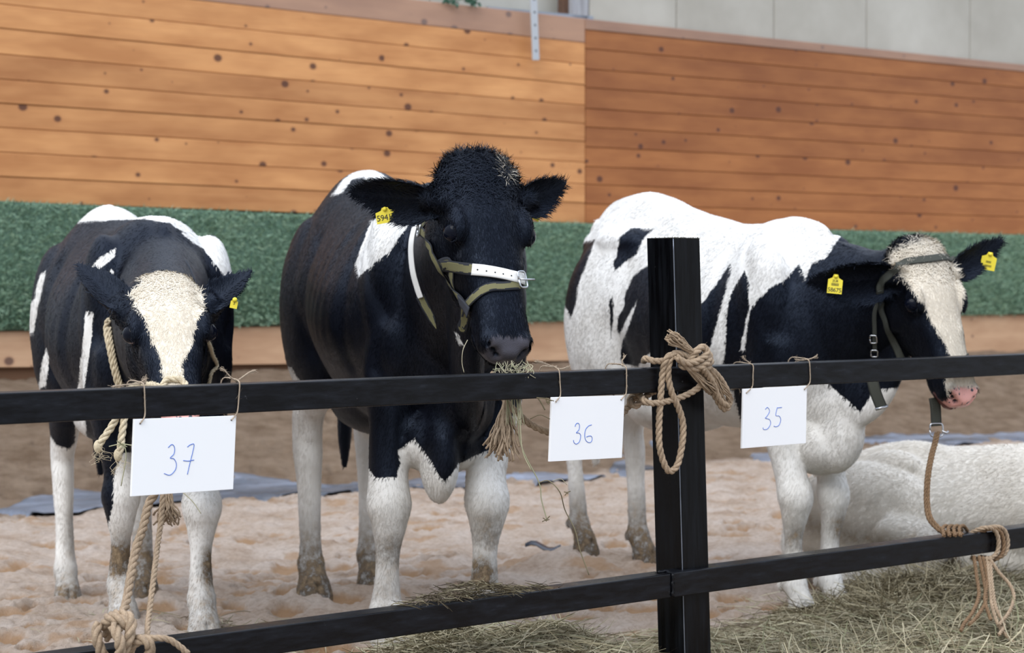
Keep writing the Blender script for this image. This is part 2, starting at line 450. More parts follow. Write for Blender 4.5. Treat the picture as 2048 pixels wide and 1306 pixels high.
feet37 = dict(FL=ft(405, 1275, 5.72), FR=ft(243, 1245, 5.85), HR=ft(133, 1205, 6.60), HL=ft(288, 1195, 6.62))
feet36 = dict(FL=ft(972, 1288, 5.74), FR=ft(776, 1296, 5.72), HR=ft(624, 1192, 6.62), HL=ft(744, 1172, 6.80))
feet35 = dict(FL=ft(1664, 1228, 6.45), FR=ft(1594, 1236, 6.36), HR=ft(1163, 1103, 7.30), HL=ft(1282, 1128, 7.22))
PADS = [f for d_ in (feet37, feet36, feet35) for f in d_.values()]       # the sawdust is heaped or trodden where hooves stand
def ground_z(X, Y, fine=True):
    X = np.asarray(X, float); Y = np.asarray(Y, float)
    z = 0.05 * fbm(X * 1.2, Y * 1.2, 3, 3) + 0.045 * fbm(X * 4, Y * 4, 3, 11)
    for f in PADS:
        w = np.exp(-((X - f[0]) ** 2 + (Y - f[1]) ** 2) / .22 ** 2); z = z * (1 - w) + (f[2] + .022) * w
    hz = np.zeros_like(z)
    for hx, hy, r, dp, an in HOLES:
        dx = X - hx; dy = Y - hy
        msk = (np.abs(dx) < 3 * r) & (np.abs(dy) < 3 * r)
        if not msk.any(): continue
        c, s_ = math.cos(an), math.sin(an)
        q = np.sqrt(((dx[msk] * c + dy[msk] * s_) / r) ** 2 + ((-dx[msk] * s_ + dy[msk] * c) / (r * .75)) ** 2)
        q = q * (1 + .55 * fbm(X[msk] * 26, Y[msk] * 26, 2, 5))
        hz[msk] = np.minimum(hz[msk], -dp * np.exp(-(q ** 5))) + 0.22 * dp * np.exp(-((q - 1.4) / .3) ** 2)
    z = z + np.clip(hz, -.08, .04)
    if fine: z = z + 0.040 * fbm(X * 13, Y * 13, 5, 23) + 0.035 * (np.abs(fbm(X * 22, Y * 22, 3, 41)) - .1)
    wd = wall_dist(X, Y); td = tarp_dist(X, Y)
    k = np.clip(td / np.maximum(td + wd, 1e-3), 0, 1)
    k = np.where(wd <= 0, 1.0, k); ks = k * k * (3 - 2 * k)
    bank = (0.54 + 0.06 * fbm(X * 2, Y * 2, 4, 31)) * np.where(td > 0, ks, 0)
    return z * (1 - 0.5 * np.where(td > 0, ks, 0)) + bank, hz, td
nr, nc = 640, 600
u = np.linspace(0, 1, nr); Yg = 3.8 * (16.5 / 3.8) ** u
v = np.concatenate([np.linspace(-0.62, -0.33, 60), np.linspace(-0.33, 0.33, nc - 110)[1:], np.linspace(0.33, 0.56, 52)[1:]]); nc = len(v)
XX = (Yg[:, None] * v[None, :]); YY = np.repeat(Yg[:, None], nc, 1)
Z, HZ, TD = ground_z(XX.ravel(), YY.ravel())
V = np.stack([XX.ravel(), YY.ravel(), Z], 1)
ii, jj = np.meshgrid(np.arange(nr - 1), np.arange(nc - 1), indexing='ij'); b0 = (ii * nc + jj).ravel()
Fq = np.stack([b0, b0 + 1, b0 + nc + 1, b0 + nc], 1)
m, N, L, b = mat_new('sawdust', (0.6, 0.45, 0.34), 0.95, 0, 0.1)
mv = mapping(N, L, (1, 1, 1))
n1 = noise(N, L, 3.5, 6, mv); n2 = noise(N, L, 45, 5, mv, 0.7); n3 = noise(N, L, 300, 3, mv, 0.8)
r1 = ramp(N, [(0.3, (0.42, 0.31, 0.23)), (0.5, (0.56, 0.455, 0.375)), (0.75, (0.65, 0.565, 0.50))]); L.new(n1.outputs['Fac'], r1.inputs[0])
r2 = ramp(N, [(0.3, (0.72, 0.66, 0.60)), (0.6, (1.05, 1.05, 1.05))]); L.new(n2.outputs['Fac'], r2.inputs[0])
col = mix(N, L, 0.8, r1.outputs[0], r2.outputs[0], 'MULTIPLY')
col = mix(N, L, math_n(N, L, 'MULTIPLY', attr(N, 'damp'), 0.85, True), col, (0.42, 0.25, 0.13))
ns = noise(N, L, 6, 5, mapping(N, L, (1, 1, 4))); rs = ramp(N, [(0.3, (0.17, 0.115, 0.075)), (0.7, (0.31, 0.23, 0.165))]); L.new(ns.outputs['Fac'], rs.inputs[0])
col = mix(N, L, attr(N, 'soil'), col, rs.outputs[0])
L.new(col, b.inputs['Base Color'])
hh = math_n(N, L, 'ADD', math_n(N, L, 'MULTIPLY', n2.outputs['Fac'], 1.0), math_n(N, L, 'MULTIPLY', n3.outputs['Fac'], .5)); bump(N, L, b, hh, 0.9, 0.018)
fl = mesh_np('floor', V, Fq, m, attrs={'damp': np.clip(np.clip((-HZ - .004) / .012, 0, 1) + .7 * np.clip((fbm(V[:, 0] * 7, V[:, 1] * 9, 4, 61) - .15) / .05, 0, 1), 0, 1), 'soil': np.clip(TD / .25 + .4 + fbm(V[:, 0] * 5, V[:, 1] * 5, 3, 77), 0, 1)})
fl['kind'] = 'structure'

# ------------------------------------------------------------ plastic sheet along the foot of the bank
m, N, L, b = mat_new('blue_grey_plastic', (0.34, 0.38, 0.46), 0.32)
n1 = noise(N, L, 5, 5); r1 = ramp(N, [(0.38, (0.07, 0.08, 0.10)), (0.62, (0.24, 0.27, 0.34))]); L.new(n1.outputs['Fac'], r1.inputs[0]); L.new(r1.outputs[0], b.inputs['Base Color'])
n2 = noise(N, L, 14, 5); bump(N, L, b, n2.outputs['Fac'], 0.5, 0.02); M_TARP = m
na, nw = 480, 14
A = np.array([-3.6, 7.92]); B = np.array([4.6, 14.37]); d = (B - A) / np.linalg.norm(B - A); nn = np.array([-d[1], d[0]])
ta = np.linspace(0, 1, na)[:, None]; tw = np.linspace(0, 1, nw)[None, :]
wid = 0.16 + 0.42 * vnoise(ta * 14, ta * 0, 9); offn = -0.30 + 0.30 * vnoise(ta * 9, ta * 0 + 5, 4)
base = A[None, None, :] + (B - A)[None, None, :] * ta[..., None]
off = offn + wid * tw
XY = base + nn[None, None, :] * off[..., None]
X = XY[..., 0].ravel(); Yv = XY[..., 1].ravel()
zz, _, _ = ground_z(X, Yv, False)
zz = zz + 0.010 + 0.05 * np.abs(fbm(X * 6, Yv * 6, 4, 51)) - 0.03 * (vnoise(X * 3, Yv * 3, 8) > .62)
V = np.stack([X, Yv, zz], 1)
ii, jj = np.meshgrid(np.arange(na - 1), np.arange(nw - 1), indexing='ij'); b0 = (ii * nw + jj).ravel()
tarp = mesh_np('plastic_sheet', V, np.stack([b0, b0 + nw, b0 + nw + 1, b0 + 1], 1), M_TARP)
md = tarp.modifiers.new('thick', 'SOLIDIFY'); md.thickness = 0.003
tag(tarp, 'crumpled blue grey plastic sheet half buried at the foot of the soil bank', 'plastic sheet')

# ------------------------------------------------------------ the black metal fence
m, N, L, b = mat_new('black_paint_metal', (0.012, 0.013, 0.017), 0.38, 0.0, 0.22)
mv = mapping(N, L, (1, 1, 1)); n1 = noise(N, L, 3, 6, mapping(N, L, (4, 4, 22)), 0.65); n2 = noise(N, L, 60, 5, mv, .7)
r1 = ramp(N, [(0.42, (0.002, 0.002, 0.003)), (0.62, (0.006, 0.007, 0.010)), (0.82, (0.022, 0.025, 0.032))]); L.new(n1.outputs['Fac'], r1.inputs[0])
sc_ = ramp(N, [(0.68, (0, 0, 0)), (0.76, (1, 1, 1))]); L.new(n2.outputs['Fac'], sc_.inputs[0])
col = mix(N, L, math_n(N, L, 'MULTIPLY', sc_.outputs[0], 0.25), r1.outputs[0], (0.25, 0.25, 0.26)); L.new(col, b.inputs['Base Color'])
rr = ramp(N, [(0.3, (0.22, 0.22, 0.22)), (0.7, (0.5, 0.5, 0.5))]); L.new(n1.outputs['Fac'], rr.inputs[0]); L.new(rr.outputs[0], b.inputs['Roughness'])
bump(N, L, b, n2.outputs['Fac'], 0.08, 0.002)
M_BLACK = m
def black_vertical():
    m, N, L, b = mat_new('black_paint_post', (0.004, 0.004, 0.005), 0.4, 0.0, 0.16)
    n1 = noise(N, L, 3, 6, mapping(N, L, (16, 16, 1.2)), 0.65); n2 = noise(N, L, 70, 5, mapping(N, L, (1, 1, 1)), .7)
    r1 = ramp(N, [(0.45, (0.0015, 0.0015, 0.002)), (0.65, (0.005, 0.006, 0.008)), (0.85, (0.02, 0.022, 0.027))]); L.new(n1.outputs['Fac'], r1.inputs[0])
    s_ = ramp(N, [(0.70, (0, 0, 0)), (0.77, (1, 1, 1))]); L.new(n2.outputs['Fac'], s_.inputs[0])
    L.new(mix(N, L, math_n(N, L, 'MULTIPLY', s_.outputs[0], .12), r1.outputs[0], (.2, .2, .21)), b.inputs['Base Color'])
    rr = ramp(N, [(0.3, (0.2, 0.2, 0.2)), (0.7, (0.45, 0.45, 0.45))]); L.new(n1.outputs['Fac'], rr.inputs[0]); L.new(rr.outputs[0], b.inputs['Roughness']); return m
M_BLACKV = black_vertical()
fence = empty('metal_fence', F0, 'black painted metal rail fence with a square post in front of the cattle', 'fence')
def along(px, z=0.0):
    Y = fence_Y(px); p = P(px, 700, Y); return Vector((p.x, p.y, z))
def rail(px0, px1, z0, z1, z0b=None, push=0.0, name='rail'):
    a, c = along(px0, z0), along(px1, z0 if z0b is None else z0b)
    return bm_obj(name, box_bm(a - FN * (0.06 + push), c - a, FN * 0.06, Vector((0, 0, z1 - z0))), M_BLACK, fence, bevel=0.003)
rail(-420, 2420, 0.776, 0.8385, name='upper_rail')
rail(-420, 1343, 0.2475, 0.309, name='lower_rail')
rail(1347, 2420, 0.2475, 0.311, 0.2435, push=-0.004, name='lower_rail')
# square hollow post, leaning very slightly
pc = P(1346.5, 475, 5.152); pb_ = P(1369.5, 1306, 5.152)
axis = (pc - pb_); axis = axis / axis.z
base_ = pc - axis * (pc.z + 0.12)
bm = bmesh.new()
w_ = 0.1; t_ = 0.004; hgt = pc.z + 0.12
def ringp(z, inset, r=0.006):
    out = []
    for (i, j) in ((0, 0), (1, 0), (1, 1), (0, 1)):
        cx = inset if i == 0 else w_ - inset; cy = inset if j == 0 else w_ - inset
        out.append((cx, cy, z))
    return out
def pw(u_, v_, h): return base_ + FD * u_ - FN * v_ + axis * h
rings = [[pw(x, y, h) for x, y, h in ringp(z, i_)] for z, i_ in ((0, 0), (hgt, 0), (hgt, t_), (hgt - 0.25, t_))]
vs = [[bm.verts.new(p) for p in r] for r in rings]
for i in range(3):
    for j in range(4): bm.faces.new((vs[i][j], vs[i][(j + 1) % 4], vs[i + 1][(j + 1) % 4], vs[i + 1][j]))
bm.faces.new(vs[3]); bm.faces.new(vs[0][::-1])
ed = [e for e in bm.edges if (e.verts[0] in vs[0] and e.verts[1] in vs[1]) or (e.verts[1] in vs[0] and e.verts[0] in vs[1])]
bmesh.ops.bevel(bm, geom=ed, offset=0.005, segments=3, affect='EDGES', profile=0.5)
bm_obj('post', bm, M_BLACKV, fence)
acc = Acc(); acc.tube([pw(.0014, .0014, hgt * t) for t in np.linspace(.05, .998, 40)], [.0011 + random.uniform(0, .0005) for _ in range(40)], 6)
acc.build('edge_highlight', mat_new('pale_edge_highlight', (0.20, 0.22, 0.26), 0.3, 0.6)[0], fence)  # paler tube added as a painted highlight along the post's near edge
# rough cut burr on top of the post, weld bead on the rail joint
acc = Acc()
for i in range(90):
    e = random.choice([(random.random(), 0), (0, random.random()), (random.random(), 0)])
    p = pw(e[0] * w_, e[1] * w_, hgt - 0.001); d = Vector((random.uniform(-.4, .4), random.uniform(-.4, .4), 1)).normalized() * random.uniform(.001, .0045)
    s_ = FD * random.uniform(.001, .003)
    acc.add([p - s_, p + s_, p + d, p - FN * .002], [[0, 1, 2], [1, 3, 2], [3, 0, 2]])
o = acc.build('cut_burr', mat_new('old_dry_paint', (0.14, 0.13, 0.10), 0.9)[0], fence); o['kind'] = 'stuff'
acc = Acc()
jz = np.linspace(0.25, 0.308, 14)
acc.tube([along(1345 + random.uniform(-1, 1), z) + FN * (0.0005 + random.uniform(0, .002)) for z in jz], [0.003 + random.uniform(0, .0025) for _ in jz], 7)
acc.build('weld_bead', M_BLACK, fence)
for pxs, zz_ in ((1404, 0.311), (1343, 0.309)):
    acc = Acc()
    c = along(pxs, zz_) - FN * 0.03
    acc.tube([c + FD * t + Vector((0, 0, random.uniform(0, .004))) - FN * random.uniform(-.004, .004) for t in np.linspace(-.02, .02, 8)], 0.004, 6)
    acc.build('weld_bead', M_BLACK, fence)
# ------------------------------------------------------------ cattle
def coat_material(name, cream_head=0.0):
    m, N, L, b = mat_new(name, (0.5, 0.5, 0.5), 0.5)
    mv = mapping(N, L, (1, 1, 1)); nj = noise(N, L, 130, 4, mapping(N, L, (1, 1, .45)), 0.8); nw_ = noise(N, L, 7, 5, mv)
    nl = noise(N, L, 22, 3, mv)
    j = math_n(N, L, 'MULTIPLY', math_n(N, L, 'SUBTRACT', nj.outputs['Fac'], 0.5), 0.014)
    j = math_n(N, L, 'ADD', j, math_n(N, L, 'MULTIPLY', math_n(N, L, 'SUBTRACT', nl.outputs['Fac'], 0.5), 0.010))
    bl = math_n(N, L, 'ADD', math_n(N, L, 'MULTIPLY', math_n(N, L, 'ADD', attr(N, 'coat'), j), 380.0), 0.5, True)
    w = ramp(N, [(0.3, (0.66, 0.64, 0.60)), (0.6, (0.83, 0.82, 0.79))]); L.new(nw_.outputs['Fac'], w.inputs[0])
    wc = mix(N, L, attr(N, 'cream'), w.outputs[0], (0.76, 0.66, 0.50))
    blk = ramp(N, [(0.3, (0.0016, 0.0019, 0.0036)), (0.7, (0.0042, 0.0048, 0.0085))]); L.new(nw_.outputs['Fac'], blk.inputs[0])
    col = mix(N, L, bl, wc, blk.outputs[0])
    nd = noise(N, L, 28, 6, mv, .75); dd = math_n(N, L, 'MULTIPLY', attr(N, 'dirt'), math_n(N, L, 'MULTIPLY', math_n(N, L, 'SUBTRACT', nd.outputs['Fac'], 0.22), 4.2), True)
    dc = ramp(N, [(0.38, (0.035, 0.03, 0.024)), (0.52, (0.16, 0.115, 0.07)), (0.68, (0.30, 0.22, 0.13))]); L.new(nd.outputs['Fac'], dc.inputs[0])
    col = mix(N, L, dd, col, dc.outputs[0])
    # bare skin of the nose: pink with slate spots, or slate all over
    vo = N.new('ShaderNodeTexVoronoi'); vo.inputs['Scale'].default_value = 62; L.new(mv, vo.inputs['Vector'])
    sp = math_n(N, L, 'MULTIPLY', math_n(N, L, 'SUBTRACT', 0.33, vo.outputs['Distance']), 12.0, True)
    spn = noise(N, L, 38, 2, mv); sp = math_n(N, L, 'MULTIPLY', sp, math_n(N, L, 'MULTIPLY', math_n(N, L, 'SUBTRACT', spn.outputs['Fac'], 0.44), 30.0, True))
    pk = mix(N, L, sp, (0.72, 0.36, 0.31), (0.06, 0.06, 0.07))
    col = mix(N, L, math_n(N, L, 'MULTIPLY', attr(N, 'pink'), 1.0, True), col, pk)
    col = mix(N, L, math_n(N, L, 'MULTIPLY', attr(N, 'slate'), 1.0, True), col, (0.060, 0.054, 0.060))
    L.new(col, b.inputs['Base Color'])
    wet = math_n(N, L, 'ADD', attr(N, 'slate'), attr(N, 'pink'), True)
    rg = N.new('ShaderNodeMix'); rg.data_type = 'FLOAT'; L.new(bl, rg.inputs[0]); rg.inputs[2].default_value = 0.75; rg.inputs[3].default_value = 0.44
    rg2 = N.new('ShaderNodeMix'); rg2.data_type = 'FLOAT'; L.new(wet, rg2.inputs[0]); L.new(rg.outputs[0], rg2.inputs[2]); rg2.inputs[3].default_value = 0.25
    L.new(rg2.outputs[0], b.inputs['Roughness'])
    b.inputs['Specular IOR Level'].default_value = 0.27; b.inputs['Specular Tint'].default_value = (0.55, 0.70, 1.0, 1)
    b.inputs['Sheen Weight'].default_value = 0.0; b.inputs['Sheen Roughness'].default_value = 0.4; b.inputs['Sheen Tint'].default_value = (0.6, 0.7, 1.0, 1)
    nf = noise(N, L, 320, 3, mapping(N, L, (1, 1, .25)), .7)
    np_ = noise(N, L, 420, 2, mv)
    hh = N.new('ShaderNodeMix'); hh.data_type = 'FLOAT'; L.new(wet, hh.inputs[0]); L.new(nf.outputs['Fac'], hh.inputs[2]); L.new(np_.outputs['Fac'], hh.inputs[3])
    bump(N, L, b, hh.outputs[0], 0.35, 0.004)
    return m
M_COAT = coat_material('coat')

def loft_np(rings):
    rings = np.asarray(rings); n, k, _ = rings.shape
    V = rings.reshape(-1, 3)
    i = np.arange(n - 1)[:, None] * k; j = np.arange(k)[None, :]; j2 = (j + 1) % k
    Q = np.stack([i + j, i + j2, i + k + j2, i + k + j], -1).reshape(-1, 4)
    V = np.vstack([V, rings[0].mean(0), rings[-1].mean(0)]); c0 = n * k; jj = np.arange(k)
    T = np.vstack([np.stack([np.full(k, c0), (jj + 1) % k, jj], 1), np.stack([np.full(k, c0 + 1), (n - 1) * k + jj, (n - 1) * k + (jj + 1) % k], 1)])
    return V, Q, T

def ellipsoid_np(c, r, R=None, n=20):
    th = np.linspace(0.12, np.pi - 0.12, n); ph = np.linspace(0, 2 * np.pi, 2 * n, endpoint=False)
    rings = np.stack([np.outer(np.sin(th), np.cos(ph)), np.outer(np.sin(th), np.sin(ph)), np.outer(np.cos(th), np.ones_like(ph))], -1) * np.array(r)
    if R is not None: rings = rings @ np.asarray(R).T
    rings = rings + np.array(c)
    return loft_np(rings)

def limb_np(J, side, sub=6, k=18):
    """J rows: x,y,z, radius fore-aft, radius across; side = lateral unit vector"""
    S = catmull(J, sub); p = S[:, :3]; ra = np.maximum(S[:, 3], .008); rb = np.maximum(S[:, 4], .008)
    T = np.gradient(p, axis=0); T /= np.linalg.norm(T, axis=1)[:, None]
    sd = np.asarray(side)[None, :] - T * (T @ np.asarray(side))[:, None]; sd /= np.linalg.norm(sd, axis=1)[:, None]
    fa = np.cross(sd, T)
    a = np.linspace(0, 2 * np.pi, k, endpoint=False)
    return loft_np(p[:, None] + ra[:, None, None] * np.cos(a)[None, :, None] * fa[:, None] + rb[:, None, None] * np.sin(a)[None, :, None] * sd[:, None])

def smin_poly_sd(px, py, poly):
    """signed distance in pixels, positive inside"""
    poly = np.asarray(poly, float); n = len(poly)
    d2 = np.full(px.shape, 1e18); ins = np.zeros(px.shape, bool)
    for i in range(n):
        x0, y0 = poly[i]; x1, y1 = poly[(i + 1) % n]
        ex, ey = x1 - x0, y1 - y0; wx, wy = px - x0, py - y0
        t = np.clip((wx * ex + wy * ey) / (ex * ex + ey * ey + 1e-9), 0, 1)
        d2 = np.minimum(d2, (wx - ex * t) ** 2 + (wy - ey * t) ** 2)
        c = (y0 <= py) != (y1 <= py)
        ins ^= c & (px < x0 + (py - y0) * ex / (ey if ey else 1e-9))
    return np.where(ins, 1, -1) * np.sqrt(d2)

# torso stations: x, half width, top, bottom (heights for a 1.20 m animal), narrowness of the top
TORSO = [(-.635, .055, 1.075, .90, .5), (-.61, .12, 1.11, .80, .55), (-.55, .185, 1.165, .72, .6), (-.46, .225, 1.190, .665, .48), (-.36, .245, 1.20, .63, .46),
         (-.26, .25, 1.195, .60, .44), (-.14, .262, 1.175, .565, .42), (0, .28, 1.165, .545, .42), (.12, .28, 1.165, .54, .36), (.24, .262, 1.18, .54, .28),
         (.34, .24, 1.20, .55, .20), (.43, .215, 1.185, .56, .22), (.50, .185, 1.13, .575, .3), (.565, .14, 1.04, .62, .4), (.605, .08, .95, .69, .5)]

# head stations: x, half width, top, bottom, half width of the underside
HEAD = [(-.055, .050, -.030, -.095, .6), (-.035, .078, -.004, -.13, .6), (.0, .094, .010, -.165, .55), (.05, .104, .016, -.200, .52), (.10, .110, .018, -.222, .50), (.15, .106, .014, -.232, .48),
        (.20, .096, .007, -.224, .48), (.25, .083, -.001, -.202, .50), (.30, .074, -.008, -.178, .52), (.35, .069, -.014, -.154, .56), (.39, .067, -.019, -.136, .62),
        (.425, .069, -.025, -.126, .7), (.455, .069, -.032, -.119, .75), (.478, .056, -.042, -.108, .75), (.492, .038, -.055, -.096, .8)]

def torso_ring(x, hw, zt, zb, nar, shear=0, k=44):
    a = np.linspace(0, 2 * np.pi, k, endpoint=False); c, s = np.cos(a), np.sin(a)
    t = (s + 1) / 2                                             # 0 underside .. 1 topline
    zc = zb + (zt - zb) * (0.5 + 0.5 * np.sign(s) * np.abs(s) ** 0.92)
    y = hw * np.sign(c) * np.abs(c) ** 0.82 * (1 - nar * np.clip((t - .45) / .55, 0, 1) ** 1.6) * (1 - .22 * np.clip((.4 - t) / .4, 0, 1))
    return np.stack([np.full(k, x), y, zc], -1)

def head_ring(x, hw, zt, zb, low, s_=1.0, k=40):
    a = np.linspace(0, 2 * np.pi, k, endpoint=False); c, s = np.cos(a), np.sin(a)
    t = (s + 1) / 2
    z = zb + (zt - zb) * (0.5 + 0.5 * np.sign(s) * np.abs(s) ** 0.72)
    y = hw * np.sign(c) * np.abs(c) ** 0.74 * (low + (1 - low) * np.clip(t * 1.35, 0, 1) ** .8)
    return np.stack([np.full(k, x), y, z], -1) * s_

def norm3(v): v = np.asarray(v, float); return v / np.linalg.norm(v)

class Cow: pass

def build_cow(name, label, origin, heading, hs, ls, ws, feet, poll, muzzle, face, hscale, ears, spec, group='cattle tethered behind the fence', hip_up=0.0, voxel=0.0055, neck_sag=0.0, knee_out=0.0, fur_n=90000):
    """origin: ground point under the middle; heading: unit (x,y); hs height scale, ls length scale, ws width scale;
    feet: dict FL FR HL HR -> world (x,y,z); poll, muzzle world points; face: world direction the forehead looks"""
    cw = Cow()
    h = np.array([heading[0], heading[1], 0.0]); lat = np.array([-h[1], h[0], 0]); up = np.array([0, 0, 1.0]); O = np.array(origin, float)
    def Wd(p): p = np.asarray(p, float); return O + p[..., 0:1] * h + p[..., 1:2] * lat + p[..., 2:3] * up
    def Lc(p): q = np.asarray(p, float) - O; return np.stack([q @ h, q @ lat, q @ up], -1)
    A = Acc()
    # torso
    st = catmull(np.array(TORSO), 4)
    def topadd(x): return hip_up * np.clip((.25 - x) / .6, 0, 1)
    rings = [torso_ring(x * ls, hw * ws, (zt + topadd(x)) * hs, zb * hs, nar) for x, hw, zt, zb, nar in st]
    V, Q, T = loft_np(rings); A.add(Wd(V), Q, T)
    E = []
    for sgn in (-1, 1):
        E += [((-.33, sgn * .160, 1.03 + topadd(-.33)), (.13, .055, .05)), ((-.57, sgn * .07, 1.02 + topadd(-.6)), (.06, .045, .05)),
              ((-.43, sgn * .165, .86), (.17, .095, .27)), ((.385, sgn * .165, .93), (.115, .075, .22)), ((.43, sgn * .15, .78), (.10, .075, .12))]
    E += [((.50, 0, .63), (.13, .095, .11)), ((.36, 0, 1.13), (.17, .05, .07)), ((-.59, 0, 1.07 + topadd(-.6)), (.06, .04, .05)), ((-.2, 0, .60), (.25, .16, .10))]
    if not spec.get('hook', 1): E = [e_ for e_ in E if abs(e_[0][0] + .33) > .001]
    for c, r in E:
        V, Q, T = ellipsoid_np((0, 0, 0), r); V = V * np.array([ls, ws, hs]) + np.array(c) * np.array([ls, ws, hs]); A.add(Wd(V), Q, T)
    # tail
    tp = np.array([(-.62, 0, 1.10), (-.665, .0, 1.04), (-.685, .01, .92), (-.69, .015, .75), (-.685, .02, .6), (-.68, .02, .48), (-.68, .02, .36)]); tp[:2, 2] += topadd(-.6)
    tp = tp * np.array([ls, 1, hs]); rr = [.034, .026, .02, .017, .017, .026, .012]
    A.add(Wd(limb_np(np.hstack([tp, np.array(rr)[:, None], np.array(rr)[:, None]]), (0, 1, 0))[0]), *limb_np(np.hstack([tp, np.array(rr)[:, None], np.array(rr)[:, None]]), (0, 1, 0))[1:])
    # legs
    kk = cw_leg = spec.get('legk', 1.0)
    legpts = {}
    for key, sgn in (('FL', 1), ('FR', -1), ('HL', 1), ('HR', -1)):
        f = Lc(feet[key]); fx, fy, fz = f
        if key[0] == 'F':
            sx, sy = .40 * ls, sgn * .155 * ws
            kn = np.array([(fx * .75 + sx * .25) + .010, fy * .9 + sy * .1 + sgn * knee_out, fz + .355 * hs])
            J = [(sx + .03, sy, .84 * hs, .105 * ls, .070), (sx - .01, sy * 1.0, .70 * hs, .088 * kk, .070 * kk), (sx * .6 + kn[0] * .4 - .005, sy * .6 + kn[1] * .4, .575 * hs, .066 * kk, .056 * kk), (kn[0] * .8 + sx * .2, kn[1] * .9 + sy * .1, fz + .44 * hs, .050 * kk, .047 * kk),
                 (kn[0] + .006, kn[1], fz + .365 * hs, .054 * kk, .056 * kk), (kn[0] + .004, kn[1], fz + .315 * hs, .043 * kk, .044 * kk), (kn[0] * .65 + fx * .35 - .008, (kn[1] + fy) / 2, fz + .235 * hs, .030 * kk, .029 * kk), (fx - .015, fy, fz + .15, .034 * kk, .034 * kk),
                 (fx - .012, fy, fz + .115, .041 * kk, .042 * kk), (fx + .008, fy, fz + .075, .038 * kk, .038 * kk), (fx + .022, fy, fz + .045, .045 * kk, .045 * kk), (fx + .03, fy, fz + .0, .056 * kk, .052 * kk), (fx + .03, fy, fz - .03, .056 * kk, .052 * kk)]
        else:
            sx, sy = -.44 * ls, sgn * .15 * ws
            hk = np.array([fx - .07, fy * .92 + sy * .08, fz + .46 * hs])
            J = [(sx, sy, .90 * hs, .17 * ls, .085), (sx + .05, sy * 1.05, .76 * hs, .145 * ls, .082), (sx * .6 + hk[0] * .4 + .06, sy * .6 + hk[1] * .4, .645 * hs, .095 * kk, .066), (sx * .25 + hk[0] * .75 + .02, hk[1], fz + .545 * hs, .060 * kk, .046 * kk),
                 (hk[0] + .005, hk[1], fz + .465 * hs, .056 * kk, .040 * kk), (hk[0] + .018, hk[1], fz + .395 * hs, .046 * kk, .038 * kk), (hk[0] * .5 + fx * .5, (hk[1] + fy) / 2, fz + .27 * hs, .034 * kk, .031 * kk), (fx - .02, fy, fz + .15, .035 * kk, .034 * kk),
                 (fx - .018, fy, fz + .115, .042 * kk, .040 * kk), (fx + .005, fy, fz + .075, .038 * kk, .038 * kk), (fx + .02, fy, fz + .045, .044 * kk, .043 * kk), (fx + .028, fy, fz + .0, .054 * kk, .050 * kk), (fx + .028, fy, fz - .03, .054 * kk, .050 * kk)]
        V, Q, T = limb_np(np.array(J), (0, 1, 0)); A.add(Wd(V), Q, T)
        legpts[key] = Wd(np.array(J)[:, :3])
        if key[0] == 'F':                                    # knee cap
            V, Q, T = ellipsoid_np(np.array(J[4][:3]) + (.022, 0, 0), (.034 * kk, .040 * kk, .055 * kk)); A.add(Wd(V), Q, T)
        for s2 in (-1, 1):                                   # dew claws
            V, Q, T = ellipsoid_np((fx - .055, fy + s2 * .018, fz + .10), (.014, .013, .02)); A.add(Wd(V), Q, T)
    # head frame
    X = norm3(np.array(muzzle) - np.array(poll)); Zf = np.array(face, float); Zf = norm3(Zf - X * (Zf @ X)); Yf = np.cross(Zf, X)
    HO = np.array(poll, float); hsx = hscale
    def Hd(p): p = np.asarray(p, float) * hsx; return HO + p[..., 0:1] * X + p[..., 1:2] * Yf + p[..., 2:3] * Zf
    def Hl(p): q = (np.asarray(p, float) - HO) / hsx; return np.stack([q @ X, q @ Yf, q @ Zf], -1)
    st = catmull(np.array(HEAD), 4)
    V, Q, T = loft_np([head_ring(x, hw, zt, zb, lo) for x, hw, zt, zb, lo in st]); A.add(Hd(V), Q, T)
    EH = [((.0, 0, -.02), (.05, .060, .028))]
    eyec = {}
    for sgn in (-1, 1):
        EH += [((.148, sgn * .086, -.018), (.056, .024, .030)), ((.118, sgn * .070, -.135), (.095, .034, .075)), ((.02, sgn * .075, -.055), (.04, .03, .04)),
               ((.452, sgn * .040, -.052), (.030, .026, .026)), ((.40, sgn * .048, -.09), (.06, .018, .035))]
        eyec[sgn] = np.array((.170, sgn * .0925, -.030))
    EH += [((.435, 0, -.116), (.048, .042, .018)), ((.40, 0, -.128), (.06, .035, .014)), ((.478, 0, -.062), (.018, .045, .022))]
    for c, r in EH:
        V, Q, T = ellipsoid_np(c, r); A.add(Hd(V), Q, T)
    # eyelids as a soft ring
    lid_axis = {}
    for sgn in (-1, 1):
        e = norm3((.22, sgn * .84, .46)); lid_axis[sgn] = e
        u_ = norm3(np.cross(e, (0, 0, 1)) * -sgn); v_ = np.cross(e, u_)
        a = np.linspace(0, 2 * np.pi, 28)
        ring = eyec[sgn] + e * .012 + np.outer(np.cos(a), u_) * .0270 + np.outer(np.sin(a) * np.where(np.sin(a) * (v_ @ np.array([0, 0, 1.0])) * 1 - .0 > -9, 1, 1), v_) * .0180
        V, Q, T = tube_np(Hd(ring), .0062 * hsx, 8); A.add(V, Q, T)
    # neck: from the shoulders to the back of the head
    n0 = Wd((.30 * ls, 0, .90 * hs)); n1 = Wd((.46 * ls, 0, .90 * hs)); n3 = Hd((.055, 0, -.095)); n2 = n1 * .42 + n3 * .58 + np.array([0, 0, -.02 + neck_sag])
    nk = np.array([[*n0, .27 * hs, .19 * ws], [*n1, .245 * hs, .165 * ws], [*n2, .175 * hs, .115 * ws], [*n3, .105 * hsx, .082 * hsx]])
